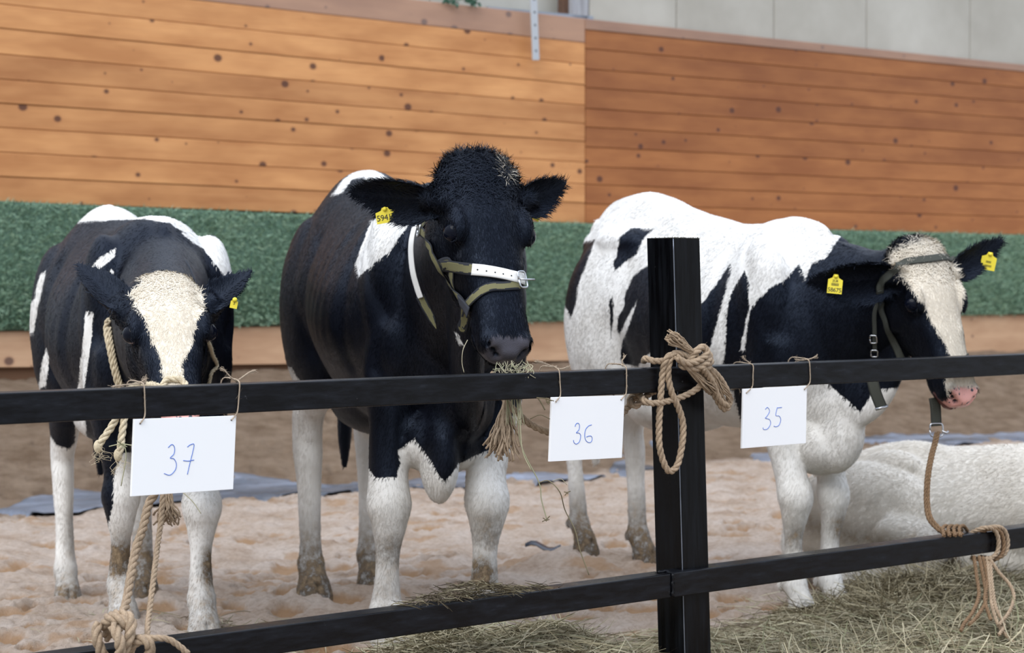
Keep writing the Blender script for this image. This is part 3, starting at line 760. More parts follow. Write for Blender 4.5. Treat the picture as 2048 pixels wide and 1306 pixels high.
    side = norm3(lat * .6 + Yf * .4)
    V, Q, T = limb_np(nk, side, 8, 28); A.add(V, Q, T)
    # dewlap
    d0 = Wd((.58 * ls, 0, .62 * hs)); d2 = Hd((.16, 0, -.20)); d1 = (d0 + d2) / 2 + np.array([0, 0, -.05])
    V, Q, T = limb_np(np.array([[*d0, .09, .05], [*d1, .10, .045], [*d2, .06, .045]]), side, 8, 16); A.add(V, Q, T)
    # ears: cupped leaves
    earinfo = []
    for sgn, tipw, openw, wid in ears:
        wid = wid * 1.15
        base = Hd((.062, sgn * .098, -.055)); tip = np.array(tipw, float); ax = tip - base; ln = np.linalg.norm(ax); ax /= ln
        on = np.array(openw, float); on = norm3(on - ax * (on @ ax)); bn = np.cross(ax, on)
        nu, nv = 26, 15
        U = np.linspace(0, 1, nu); W = wid * np.interp(U, [0, .12, .3, .5, .68, .82, .92, 1], [.42, .6, .92, 1.0, .86, .58, .34, .06])
        vv = np.linspace(-1, 1, nv)
        def surf(t):
            a = vv[None, :] * 1.25 * np.interp(U, [0, .25, 1], [1.25, 1.0, .45])[:, None]
            rad = W[:, None] / 1.25 / np.interp(U, [0, .25, 1], [1.05, 1.0, .8])[:, None]
            lateral = np.sin(a) * rad; depth = (1 - np.cos(a)) * rad * 1.0
            bend = -.10 * ln * (U ** 2)[:, None] * 0.6
            th = t * np.sqrt(np.clip(1 - vv[None, :] ** 2 * .75, .05, 1)) * np.interp(U, [0, .7, 1], [1.3, 1, .6])[:, None]
            p = base - ax * .03 + ax * ((U * (ln + .03))[:, None, None]) + bn * lateral[..., None] + on * (depth + bend - th)[..., None]
            return p
        f, k_ = surf(-.0065), surf(.0065)
        i, j = np.meshgrid(np.arange(nu - 1), np.arange(nv - 1), indexing='ij'); b0 = (i * nv + j).ravel(); n = nu * nv
        FQ = np.vstack([np.stack([b0, b0 + 1, b0 + nv + 1, b0 + nv], 1), np.stack([b0, b0 + nv, b0 + nv + 1, b0 + 1], 1) + n])
        bd = [r * nv for r in range(nu)] + [(nu - 1) * nv + c for c in range(1, nv)] + [r * nv + nv - 1 for r in range(nu - 2, -1, -1)] + [c for c in range(nv - 2, 0, -1)]
        bd = np.array(bd); nx_ = np.roll(bd, -1); FS = np.stack([bd, bd + n, nx_ + n, nx_], 1)
        A.add(np.vstack([f.reshape(-1, 3), k_.reshape(-1, 3)]), FQ, FS)
        V, Q, T = limb_np(np.array([[*(base - ax * .05), .045, .04], [*(base + ax * .01), .040, .034], [*(base + ax * .05), .03, .026]]), bn, 4, 14); A.add(V, Q, T)
        earinfo.append((base, tip, ax, on, bn, wid, ln))
    for c, r in spec.get('extraw', []):
        V, Q, T = ellipsoid_np(c, r); A.add(V, Q, T)
    for c, r in spec.get('extra', []):
        V, Q, T = ellipsoid_np(c, r); A.add(Wd(V), Q, T)
    # one continuous body: voxel remesh
    raw = A.build('raw', None)
    md = raw.modifiers.new('r', 'REMESH'); md.mode = 'VOXEL'; md.voxel_size = voxel; md.use_smooth_shade = True
    sm = raw.modifiers.new('s', 'SMOOTH'); sm.factor = 0.5; sm.iterations = spec.get('smooth', 7)
    dg = bpy.context.evaluated_depsgraph_get(); ev = raw.evaluated_get(dg); me = ev.to_mesh()
    nv = len(me.vertices); V = np.empty(nv * 3, np.float32); me.vertices.foreach_get('co', V); V = V.reshape(-1, 3).astype(float)
    Nn = np.empty(nv * 3, np.float32); me.vertices.foreach_get('normal', Nn); Nn = Nn.reshape(-1, 3).astype(float)
    lv = np.empty(len(me.loops), np.int32); me.loops.foreach_get('vertex_index', lv); Q = lv.reshape(-1, 4)
    ev.to_mesh_clear(); rm = raw.data; bpy.data.objects.remove(raw); bpy.data.meshes.remove(rm)
    Vl = Lc(V)
    hl = Hl(V)
    # soft flesh: relax the trunk strongly, the legs and head a little, the ears not at all
    emask = np.zeros(nv, bool)
    for base, tip, ax, on, bn, wid, ln in earinfo:
        q = V - base; t = q @ ax; emask |= (t > .045) & (t < ln + .05) & (np.linalg.norm(q - np.outer(t, ax), axis=1) < wid * 1.5)
    hmask = (hl[:, 0] > -.05) & (np.abs(hl[:, 1]) < .15) & (hl[:, 2] > -.27) & (hl[:, 0] < .6)
    eyed = np.minimum(np.linalg.norm(hl - eyec[1], axis=1), np.linalg.norm(hl - eyec[-1], axis=1))
    wgt = np.where(emask, 0.0, np.where(hmask, np.clip((eyed - .03) / .03, 0, 1) * np.clip((.44 - hl[:, 0]) / .05, .15, 1), np.where(Vl[:, 2] < .55 * hs, .12, 1.0)))
    ea = np.concatenate([Q[:, 0], Q[:, 1], Q[:, 2], Q[:, 3]]); eb = np.concatenate([Q[:, 1], Q[:, 2], Q[:, 3], Q[:, 0]])
    deg = np.bincount(ea, minlength=nv) + np.bincount(eb, minlength=nv)
    for it in range(spec.get('relax', 34)):
        if it == 12: wgt = np.where(hmask, 0.0, wgt)
        ac = np.stack([np.bincount(ea, V[eb, c], nv) + np.bincount(eb, V[ea, c], nv) for c in range(3)], 1) / deg[:, None]
        V = V + (ac - V) * (wgt * .62)[:, None]
    Vl = Lc(V); hl = Hl(V)
    cw.Wd, cw.Lc, cw.Hd, cw.Hl, cw.X, cw.Y, cw.Z, cw.HO, cw.h, cw.lat = Wd, Lc, Hd, Hl, X, Yf, Zf, HO, h, lat
    # ---- sculpt
    def push(c, r, d, frame='H', n_=None):
        nonlocal V
        cc = Hd(np.array(c)) if frame == 'H' else Wd(np.array(c)) if frame == 'B' else np.array(c)
        dist = np.linalg.norm(V - cc, axis=1) / (r * (hsx if frame == 'H' else 1))
        w = np.exp(-dist ** 2.2) * (dist < 2.5)
        V = V + (Nn if n_ is None else np.array(n_)[None, :]) * (w * d)[:, None]
    nosc = []
    for sgn in (-1, 1):
        for q in (0, 1, 2):                                   # comma shaped nostrils
            c_ = hl[np.argmin(np.linalg.norm(hl - np.array((.486 - q * .012, sgn * (.030 + q * .011), -.060 + q * .008)), axis=1))]
            nosc.append(c_); push(c_, .0105, -.018)
        push((.20, sgn * .088, -.05), .022, -.006)              # hollow before the eye
        push((.27, sgn * .060, -.012), .03, .004)               # facial crest
        dv = hl - eyec[sgn]; e = lid_axis[sgn]
        rad = np.linalg.norm(dv - np.outer(dv @ e, e) , axis=1); w = (rad < .0215) & (dv @ e > -.02) & (dv @ e < .05)
        V[w] -= Hd(e * .017)[None, :] - HO                      # open the eye
    # mouth line and chin groove
    w = np.exp(-((hl[:, 2] + .098 + .02 * (hl[:, 0] - .45)) / .0045) ** 2) * np.clip((hl[:, 0] - .385) / .02, 0, 1) * (hl[:, 0] < .6) * (np.abs(hl[:, 1]) < .09)
    V -= Nn * (w * .008 * hsx)[:, None]
    # muscle and rib relief, skin folds
    fx, fz = Vl[:, 0], Vl[:, 2]
    body = np.clip(np.maximum((-.02 - hl[:, 0]) / .15, (np.linalg.norm(hl, axis=1) - .5) / .2), 0, 1)
    rib = np.sin(fx * 78 - fz * 14) * np.exp(-((fx - .02) / .17) ** 2) * np.exp(-((fz - .88 * hs) / .22) ** 2)
    V += Nn * (rib * .0016 * body)[:, None]
    sg = np.sign(Vl[:, 1])
    V += Nn * ((fbm(Vl[:, 0] * 7 + sg * 3, Vl[:, 2] * 5, 3, spec.get('seed', 1)) * .014 + fbm(Vl[:, 0] * 16 + sg, Vl[:, 2] * 7, 2, 6) * .003) * body)[:, None]
    gro = lambda x0, z0, x1, z1, wd, dp: wd
    def groove(x0, z0, x1, z1, wd, dp):
        nonlocal V
        p = np.array([fx - x0 * ls, fz - z0 * hs]); e = np.array([(x1 - x0) * ls, (z1 - z0) * hs]); t = np.clip((p[0] * e[0] + p[1] * e[1]) / (e @ e), 0, 1)
        d = np.hypot(p[0] - e[0] * t, p[1] - e[1] * t)
        V -= Nn * (np.exp(-(d / wd) ** 2) * dp * body * (np.abs(Vl[:, 1]) > .06))[:, None]
    groove(.24, 1.1, .22, .72, .035, .012); groove(.50, 1.0, .44, .72, .03, .012); groove(-.22, 1.05, -.26, .75, .05, .014); groove(.33, 1.12, .47, .86, .03, .008)
    # claw cleft, hollow behind the tendon
    for key, sgn in (('FL', 1), ('FR', -1), ('HL', 1), ('HR', -1)):
        f = Lc(feet[key]); q = Vl - f
        near = (np.abs(q[:, 0]) < .14) & (np.abs(q[:, 1]) < .09) & (q[:, 2] < .055)
        V -= Nn * (near * np.exp(-(q[:, 1] / .007) ** 2) * .012 * (q[:, 0] > 0))[:, None]
        mid = (np.abs(q[:, 0]) < .14) & (np.abs(q[:, 1]) < .09)
        if key[0] == 'F':
            V -= Nn * (mid * np.exp(-((q[:, 2] - .56 * hs) / .07) ** 2) * np.exp(-((np.abs(q[:, 1]) - .03) / .02) ** 2) * .006)[:, None]
    # ---- coat attributes
    px, py, dep = project(V); mpp = dep / F
    view = np.array([0, 0, CAM_Z]) - V; view /= np.linalg.norm(view, axis=1)[:, None]
    facing = (Nn * view).sum(1)
    headm = (hl[:, 0] > -.06) & (np.abs(hl[:, 1]) < .14) & (hl[:, 2] > -.27) & (hl[:, 0] < .6)
    earm = np.zeros(nv, bool)
    for base, tip, ax, on, bn, wid, ln in earinfo:
        q = V - base; t = q @ ax; dd = np.linalg.norm(q - np.outer(t, ax), axis=1); earm |= (t > .03) & (t < ln + .05) & (dd < wid * 1.35)
    headm &= ~earm
    legm = {}
    for key in legpts:
        lp = legpts[key]; d = np.full(nv, 9.0)
        for i in range(1, len(lp) - 1):
            a_, b_ = lp[i], lp[i + 1]; e = b_ - a_; t = np.clip(((V - a_) @ e) / (e @ e), 0, 1); d = np.minimum(d, np.linalg.norm(V - a_ - np.outer(t, e), axis=1))
        legm[key] = d
    dall = np.stack([legm[k] for k in ('FL', 'FR', 'HL', 'HR')]); near = dall.argmin(0); islegz = (dall.min(0) < .13) & (Vl[:, 2] < .66 * hs)
    masks = {'head': headm, 'ear': earm, 'body': ~headm & ~earm & ~islegz, 'trunk': ~headm & ~earm, 'all': np.ones(nv, bool)}
    for i, k in enumerate(('FL', 'FR', 'HL', 'HR')): masks[k] = islegz & (near == i)
    masks['fore'] = masks['FL'] | masks['FR']; masks['hind'] = masks['HL'] | masks['HR']
    coat = np.full(nv, .05)
    for op in spec['coat']:
        kind, mk, sign = op[0], masks[op[1]], op[2]
        if kind == 'all': coat[mk] = .05 * sign; continue
        if kind == 'poly':
            s_ = smin_poly_sd(px[mk], py[mk], op[3]) * mpp[mk]; lim = op[4] if len(op) > 4 else -.3
            s_ = np.where(facing[mk] > lim, s_, -.05)
        elif kind == 'fn':
            s_ = op[3](Vl[mk], hl[mk], V[mk])
        s_ = np.clip(s_, -.05, .05)
        coat[mk] = np.maximum(coat[mk], s_) if sign > 0 else np.minimum(coat[mk], -s_)
    dirt = np.zeros(nv)
    hoofz = np.zeros(nv)
    for i, k in enumerate(('FL', 'FR', 'HL', 'HR')):
        fz_ = feet[k][2]; z_ = V[:, 2] - fz_
        amt = spec.get('hoof_dirt', {}).get(k, .5); hgt_ = spec.get('hoof_h', {}).get(k, .10)
        w = masks[k] * np.clip(1.2 - z_ / hgt_, 0, 1) * amt; dirt = np.maximum(dirt, w)
    for (dx, dy, rx, ry, amt, key) in spec.get('dirt', []):
        w = np.exp(-(((px - dx) / rx) ** 2 + ((py - dy) / ry) ** 2) ** 1.3) * amt * masks[key] * (facing > -.1); dirt = np.maximum(dirt, w)
    nose = np.clip((hl[:, 0] - .438 - .25 * np.clip(np.abs(hl[:, 1]) - .03, 0, 1) - .1 * (hl[:, 2] + .07)) / .006, 0, 1) * np.clip((.060 - np.abs(hl[:, 1])) / .006, 0, 1) * headm * np.clip((hl[:, 2] + .100) / .005, 0, 1)
    lip = np.clip((hl[:, 0] - .43) / .02, 0, 1) * headm * (hl[:, 2] < -.096)
    nostr = np.zeros(nv)
    for c_ in nosc: nostr = np.maximum(nostr, np.exp(-(np.linalg.norm(hl - c_, axis=1) / .0095) ** 2))
    nosek = spec.get('nose', 'slate')
    pink = nose if nosek == 'pink' else np.zeros(nv); slate = nose.copy() if nosek == 'slate' else np.zeros(nv)
    if nosek == 'slate': slate = np.maximum(slate, 0)
    nk_ = np.clip((nostr - .35) / .2, 0, 1); slate = slate * (1 - nk_); coat = np.where(nk_ > .3, .05, coat)
    pink = np.maximum(pink * (1 - nk_), lip * .7 * (nosek == 'pink'))
    cream = np.where(headm, spec.get('cream_head', .7), spec.get('cream', .08))
    cream = np.maximum(cream, np.clip((.75 * hs - Vl[:, 2]) / .4, 0, 1) * .12 * ~headm)
    org = Wd((0, 0, 0))
    root = empty(name, tuple(org), label, 'cow', group)
    attrs = {'coat': coat, 'dirt': dirt, 'cream': cream, 'pink': pink, 'slate': slate}
    body_o = mesh_np('body', V, Q, M_COAT, root, attrs=attrs)
    cw.root, cw.body, cw.V, cw.Q, cw.org, cw.scale = root, body_o, V, Q, org, hsx
    cw.bvh = BVHTree.FromPolygons([tuple(p) for p in V], [tuple(q) for q in Q.tolist()])
    cw.eyec, cw.lid_axis, cw.earinfo, cw.masks = eyec, lid_axis, earinfo, masks
    # ---- eyes
    for sgn in (-1, 1):
        c = Hd(eyec[sgn] - lid_axis[sgn] * .001); r = .0252 * hsx
        eo = empty('eye', c); eo.parent = root; eo.location = Vector(c) - Vector(org)
        V_, Q_, T_ = ellipsoid_np((0, 0, 0), (r, r, r), n=22)
        e = norm3(lid_axis[sgn] @ np.stack([X, Yf, Zf]))
        look = norm3(e * .8 + np.array([0, -1, 0]) * .45)
        mesh_np('eyeball', V_ + c, [Q_, T_], M_SCLERA, eo)
        q = Vector((0, 0, 1)).rotation_difference(Vector(look)).to_matrix()
        V2, Q2, T2 = ellipsoid_np((0, 0, 0), (r * .97, r * .9, r * .62), n=18)
        V2 = V2 @ np.array(q).T + c + look * r * .42
        mesh_np('iris', V2, [Q2, T2], M_EYE, eo)
        # lashes
        acc = Acc(); u_ = norm3(np.cross(e, X)); ux = norm3(X - e * (X @ e)); vz = norm3(Zf * .8 - e * ((Zf * .8) @ e))
        for a in np.linspace(-1.1, 1.1, 26):
            p = c + e * .012 * hsx + ux * math.sin(a) * .025 * hsx + vz * math.cos(a) * .019 * hsx
            d = norm3(e * .9 + ux * math.sin(a) * .5 + vz * .15 - np.array([0, 0, .3])) * random.uniform(.018, .028)
            s2 = norm3(np.cross(d, (0, 0, 1))) * .0006
            acc.add([p - s2, p + s2, p + d * .6 + s2 * .7 + np.array([0, 0, .000]), p + d * .6 - s2 * .7, p + d + np.array([0, 0, .004])], [[0, 1, 2], [0, 2, 3], [3, 2, 4]])
        o = acc.build('eyelashes', M_LASH, eo, smooth=False); o['kind'] = 'stuff'
    # ---- fur: short real hairs following the lie of the coat
    tri = V[Q]; cen = tri.mean(1); ar = np.linalg.norm(np.cross(tri[:, 2] - tri[:, 0], tri[:, 3] - tri[:, 1]), axis=1) / 2
    ff = facing[Q[:, 0]]; hm = headm[Q[:, 0]]; em = earm[Q[:, 0]]; hq = hl[Q[:, 0]]
    nm = nose[Q[:, 0]] + lip[Q[:, 0]] * 0
    dens = ar * np.where(ff > -.45, 1, .12) * np.where(hm, 3.2, 1.0) * np.where(em, 3.0, 1.0) * (nm < .2)
    pollm = hm & (hq[:, 0] < .0 + .13 * rng.random(len(hq))) & (hq[:, 2] > -.10)
    dens = dens * np.where(pollm, 1.6, 1.0)
    for sgn in (-1, 1):
        dens[np.linalg.norm(hq - eyec[sgn] - lid_axis[sgn] * .01, axis=1) < .026] = 0
    # no fur underground
    dens[cen[:, 2] < -.0] = 0
    pick = rng.choice(len(Q), size=fur_n, p=dens / dens.sum())
    bu = rng.random(fur_n)[:, None]; bv = rng.random(fur_n)[:, None]; tp_ = tri[pick]
    rootp = (tp_[:, 0] * (1 - bu) + tp_[:, 1] * bu) * (1 - bv) + (tp_[:, 3] * (1 - bu) + tp_[:, 2] * bu) * bv
    nrm = Nn[Q[pick, 0]]
    hmk, emk, pmk = hm[pick], em[pick], pollm[pick]; hp = hq[pick]
    flow = np.tile(-h * .55 + np.array([0, 0, -.85]), (fur_n, 1))
    fh = X[None, :] * (.25 + .75 * np.tanh((hp[:, 0:1] - spec.get('whorl', .12) + rng.normal(0, .03, (fur_n, 1))) / .03)) + Yf[None, :] * np.sign(hp[:, 1:2]) * .25 * np.abs(hp[:, 1:2]) / .08
    flow[hmk] = fh[hmk]
    fp = X[None, :] * spec.get('poll_fwd', .5) + Yf[None, :] * rng.normal(size=(fur_n, 1)) * .5 + Zf[None, :] * .5 - X[None, :] * rng.random((fur_n, 1)) * spec.get('poll_up', .9)
    flow[pmk] = fp[pmk]
    for base, tip, ax, on, bn, wid, ln in earinfo:
        q = rootp - base; t = q @ ax; near_e = emk & (t > -.02) & (t < ln + .06) & (np.linalg.norm(q - np.outer(t, ax), axis=1) < wid * 1.4)
        sidee = np.sign(q @ bn)
        fe = ax[None, :] * .8 + bn[None, :] * sidee[:, None] * .6
        flow[near_e] = fe[near_e]
    flow = flow + rng.normal(size=(fur_n, 3)) * np.where(hmk | emk, .22, .10)[:, None]
    flow -= nrm * (flow * nrm).sum(1)[:, None]; flow /= np.linalg.norm(flow, axis=1)[:, None] + 1e-9
    lift = np.where(pmk, spec.get('poll_lift', .5), np.where(emk, .3, .16))[:, None] * rng.uniform(.6, 1.4, (fur_n, 1))
    d1 = flow + nrm * lift; d1 /= np.linalg.norm(d1, axis=1)[:, None]
    length = rng.uniform(.6, 1.3, fur_n) * np.where(hmk, .014 + (spec.get('poll_len', .032) - .012) * np.clip((.115 - hp[:, 0]) / .13, 0, 1) * (hp[:, 2] > -.12), np.where(emk, .016, .013))
    edge = np.zeros(fur_n, bool)
    for base, tip, ax, on, bn, wid, ln in earinfo:
        q = rootp - base; t = q @ ax; lat_ = np.abs(q @ bn); edge |= emk & (lat_ > wid * np.interp(t / ln, [0, .12, .3, .5, .68, .82, .92, 1], [.42, .6, .92, 1.0, .86, .58, .34, .06]) * .62)
    length = np.where(edge, length * spec.get('ear_edge', 1.35), length)
    wdt = np.where(pmk, .0012, .0010)
    sdv = np.cross(d1, nrm); sdv /= np.linalg.norm(sdv, axis=1)[:, None]
    mid = rootp + d1 * (length * .55)[:, None]; tipv = mid + (d1 * .5 + flow * .6 - nrm * .12) * (length * .5)[:, None]
    base0 = rootp - nrm * .0006
    Vh = np.stack([base0 - sdv * wdt[:, None], base0 + sdv * wdt[:, None], mid + sdv * wdt[:, None] * .75, mid - sdv * wdt[:, None] * .75, tipv], 1).reshape(-1, 3)
    k5 = np.arange(fur_n)[:, None] * 5
    Qh = np.hstack([k5, k5 + 1, k5 + 2, k5 + 3]); Th = np.hstack([k5 + 3, k5 + 2, k5 + 4])
    vi = Q[pick, 0]
    at = {k: np.repeat(v_[vi], 5) for k, v_ in attrs.items()}
    fo = mesh_np('fur', Vh, [Qh, Th], M_COAT, root, attrs=at)
    cn = np.repeat(norm_rows(nrm * 1.0 + d1 * np.where(hmk, .22, .10)[:, None]), 5, axis=0)
    fo.data.normals_split_custom_set_from_vertices(cn.astype(np.float32))
    fo['kind'] = 'stuff'
    print('cow', name, len(V), 'verts')
    return cw
def norm_rows(a): return a / (np.linalg.norm(a, axis=1)[:, None] + 1e-12)

M_SCLERA, *_ = mat_new('eye_white', (0.20, 0.13, 0.13), 0.2)
M_EYE, *_ = mat_new('dark_iris', (0.003, 0.004, 0.009), 0.06, 0, 0.14)
M_LASH, *_ = mat_new('lashes', (0.008, 0.008, 0.01), 0.5)


# ---- left heifer, head low behind the rail
def hv(a, b): v = np.array([a[0] - b[0], a[1] - b[1]]); return v / np.linalg.norm(v)
fm = (feet37['FL'] + feet37['FR']) / 2; hm_ = (feet37['HL'] + feet37['HR']) / 2
hd37 = hv(fm, hm_)
coat37 = [('all', 'all', 1),
  ('poly', 'trunk', -1, [(150,440),(165,422),(190,412),(215,408),(262,414),(335,428),(380,452),(392,478),(372,468),(340,446),(290,438),(225,440),(160,444)], -.9),
  ('poly', 'body', -1, [(362,466),(400,462),(440,478),(490,545),(520,640),(520,900),(500,900),(497,740),(488,620),(447,550),(408,498),(380,482)], -.9),
  ('poly', 'body', -1, [(232,496),(229,512),(190,548),(176,541),(200,515)]), ('poly', 'body', -1, [(222,539),(229,545),(220,574),(209,570)]),
  ('poly', 'body', -1, [(172,622),(187,626),(181,690),(168,780),(172,870),(180,905),(166,935),(150,890),(146,845),(156,775)]),
  ('poly', 'body', -1, [(92,696),(98,715),(91,772),(76,778),(85,720)]), ('poly', 'body', -1, [(92,540),(87,565),(76,612),(68,665),(50,668),(50,612),(70,598),(71,580),(80,550)], -.6),
  ('fn', 'hind', -1, lambda l, hl, w: .62 * 1.02 - l[:, 2]),
  ('poly', 'HR', 1, [(40,780),(160,780),(150,838),(150,885),(138,898),(112,889),(86,850),(60,845)]),
  ('fn', 'FL', -1, lambda l, hl, w: .56 - l[:, 2]), ('fn', 'FR', -1, lambda l, hl, w: .50 - l[:, 2]),
  ('poly', 'trunk', -1, [(246,905),(232,935),(228,965),(226,1015),(240,1260),(330,1260),(330,905)]),
  ('poly', 'FR', 1, [(170,880),(246,880),(232,935),(228,965),(226,1015),(216,1050),(204,1012),(188,960)]),
  ('poly', 'trunk', -1, [(520,860),(488,872),(474,900),(455,960),(380,1000),(360,1300),(560,1300)]),
  ('all', 'head', 1), ('all', 'ear', 1),
  ('poly', 'head', -1, [(245,556),(262,540),(278,534),(319,540),(364,541),(400,542),(428,556),(402,569),(408,600),(412,614),(394,641),(384,695),(364,722),(368,745),(373,790),(392,840),(380,900),(340,900),(348,840),(340,790),(329,757),(320,712),(309,688),(293,642),(262,597),(252,575)])]
cow37 = build_cow('cow', 'black and white heifer on the left, head lowered behind card 37, broad cream blaze',
    origin=((fm + hm_) / 2 * np.array([1, 1, 0]) + np.array([.0, .03, 0.02])), heading=hd37, hs=1.03, ls=.98, ws=.96, feet=feet37,
    poll=ft(329, 562, 5.00), muzzle=ft(366, 832, 4.64), face=(.20, -.80, .55), hscale=.97,
    ears=[(-1, ft(150, 518, 5.02), (.55, -.8, .1), .054), (1, ft(504, 537, 5.02), (-.4, -.9, .1), .052)],
    spec=dict(hook=0, coat=coat37, nose='pink', hoof_dirt=dict(FL=.5, FR=.55, HR=.8, HL=1.0), hoof_h=dict(HL=.3, HR=.14, FL=.2, FR=.2), cream_head=.8, seed=3, poll_len=.018, poll_fwd=.2, poll_lift=.25, ear_edge=.8,
      dirt=[(240, 1120, 38, 50, .95, 'FR'), (262, 1180, 30, 40, .5, 'FR'), (420, 1135, 24, 42, 1.0, 'FL'), (418, 1215, 22, 50, .6, 'FL'), (145, 1070, 18, 60, .4, 'HR')]), hip_up=.055)

# ---- middle animal, all black face
fm = (feet36['FL'] + feet36['FR']) / 2; hm_ = (feet36['HL'] + feet36['HR']) / 2
hd36 = hv(fm, hm_)
coat36 = [('all', 'all', 1),
  ('poly', 'trunk', -1, [(745,438),(830,430),(813,455),(778,504),(735,537),(716,556),(712,522),(730,473)]),
  ('poly', 'trunk', -1, [(664,390),(688,358),(712,341),(718,318),(750,340),(800,372),(745,368),(728,353),(704,360),(685,386)], -.9),
  ('poly', 'trunk', -1, [(540,720),(583,735),(602,765),(628,812),(676,862),(700,858),(713,904),(746,950),(773,972),(793,960),(800,925),(797,900),(829,877),(862,923),(889,965),(917,927),(978,900),(1005,880),(1018,846),(1042,800),(1150,800),(1150,1330),(500,1330),(500,720)]),
  ('fn', 'hind', -1, lambda l, hl, w: .66 - l[:, 2]), ('fn', 'fore', -1, lambda l, hl, w: .50 - l[:, 2]), ('fn', 'all', 1, lambda l, hl, w: -.722 - l[:, 0]),
  ('all', 'head', 1), ('all', 'ear', 1), ('poly', 'all', -1, [(906,660),(916,668),(930,694),(918,686)]),
  ('poly', 'head', -1, [(1006,332),(1013,325),(1016,345),(1015,362),(1009,356)])]
cow36 = build_cow('cow', 'large black heifer in the middle with a camouflage pattern halter, chewing hay above the rail',
    origin=((fm + hm_) / 2 * np.array([1, 1, 0]) + np.array([.05, .03, 0.0])), heading=hd36, hs=1.13, ls=1.12, ws=1.03, feet=feet36,
    poll=ft(966, 335, 5.12), muzzle=ft(1042, 722, 4.86), face=(.42, -.90, .25), hscale=1.06,
    ears=[(-1, ft(690, 388, 5.20), (.15, -.88, -.45), .078), (1, ft(1138, 366, 5.22), (.0, -.9, -.4), .062)],
    spec=dict(hook=0, extraw=[(ft(812, 842, 5.80), (.05, .06, .06))], coat=coat36, nose='slate', legk=1.22, hoof_dirt=dict(FL=.7, FR=.4, HR=1.0, HL=1.0), hoof_h=dict(HL=.24, HR=.26, FL=.2, FR=.12), cream=.0, seed=8, poll_len=.045, extra=[((.575, -.065, .57), (.10, .055, .15)), ((.50, -.04, .60), (.13, .13, .10))], poll_fwd=.45, poll_up=1.2,
      dirt=[(786, 1105, 38, 38, .62, 'FR'), (975, 1065, 30, 45, .5, 'FL'), (965, 1150, 34, 42, 1.0, 'FL'), (775, 1190, 30, 60, .35, 'FR'), (640, 1130, 26, 50, .5, 'HR')]), hip_up=.068, fur_n=130000)

# ---- right heifer, mostly white, turned to the right
fm = (feet35['FL'] + feet35['FR']) / 2; hm_ = (feet35['HL'] + feet35['HR']) / 2
hd35 = hv(fm, hm_)
K = [[(1191,478),(1164,484),(1146,506),(1125,526),(1120,562),(1125,600),(1143,636),(1152,609),(1159,562),(1181,508)],
 [(1306,458),(1262,456),(1240,475),(1236,501),(1226,528),(1230,542),(1248,525),(1275,508),(1285,481)],
 [(1226,589),(1219,603),(1221,680),(1225,663),(1228,616)],
 [(1310,520),(1268,549),(1250,589),(1248,613),(1238,630),(1233,656),(1238,671),(1256,632),(1276,596),(1268,625),(1252,662),(1245,683),(1241,704),(1246,727),(1275,733),(1296,708),(1315,690)],
 [(1407,603),(1437,562),(1461,526),(1464,538),(1450,589),(1433,650),(1420,694),(1407,700),(1385,720),(1385,620)],
 [(1489,542),(1471,569),(1457,603),(1452,650),(1452,690),(1446,730),(1460,780),(1500,780),(1489,740),(1482,692),(1498,613),(1499,569)],
 [(1495,646),(1504,613),(1521,592),(1551,569),(1572,559),(1599,526),(1611,560),(1625,525),(1653,515),(1676,480),(1705,452),(1780,430),(1900,430),(1900,760),(1746,781),(1737,799),(1720,824),(1699,803),(1677,786),(1654,764),(1600,745),(1540,760),(1500,800),(1482,846),(1470,800),(1466,770),(1450,726),(1470,700),(1490,700)]]
coat35 = [('all', 'all', -1)] + [('poly', 'trunk', 1, k, -.9 if i in (0, 6) else -.3) for i, k in enumerate(K)] + [
  ('all', 'head', 1), ('all', 'ear', 1),
  ('poly', 'head', -1, [(1780,536),(1775,520),(1790,500),(1823,486),(1852,475),(1874,464),(1896,480),(1905,495),(1918,516),(1928,545),(1934,560),(1926,592),(1922,628),(1929,675),(1937,709),(1990,755),(1990,830),(1912,815),(1893,795),(1890,757),(1903,740),(1901,709),(1885,675),(1863,642),(1852,610),(1831,585),(1809,560)])]
cow35 = build_cow('cow', 'mostly white heifer with black neck and pink spotted nose, standing right of the post',
    origin=((fm + hm_) / 2 * np.array([1, 1, 0]) + np.array([0.035, -.02, 0.0])), heading=hd35, hs=1.06, ls=1.03, ws=.97, feet=feet35,
    poll=ft(1850, 500, 6.12), muzzle=ft(1948, 782, 5.93), face=(.46, -.82, .30), hscale=1.0,
    ears=[(-1, ft(1620, 566, 6.00), (.1, -.9, -.45), .085), (1, ft(2014, 478, 6.22), (-.2, -.9, -.35), .054)],
    spec=dict(coat=coat35, nose='pink', hoof_dirt=dict(FL=.3, FR=.25, HR=1.0, HL=1.0), hoof_h=dict(HL=.24, HR=.22, FL=.1, FR=.1), cream=.0, seed=5, poll_len=.032, extra=[((.57, 0, .58), (.10, .075, .13)), ((.50, .0, .54), (.13, .11, .10)), ((.62, .0, .72), (.07, .06, .16))], poll_fwd=.5, poll_up=.8,
      dirt=[(1592, 1075, 26, 28, .5, 'FR'), (1680, 1055, 20, 34, .6, 'FL')]), hip_up=.105, fur_n=110000)
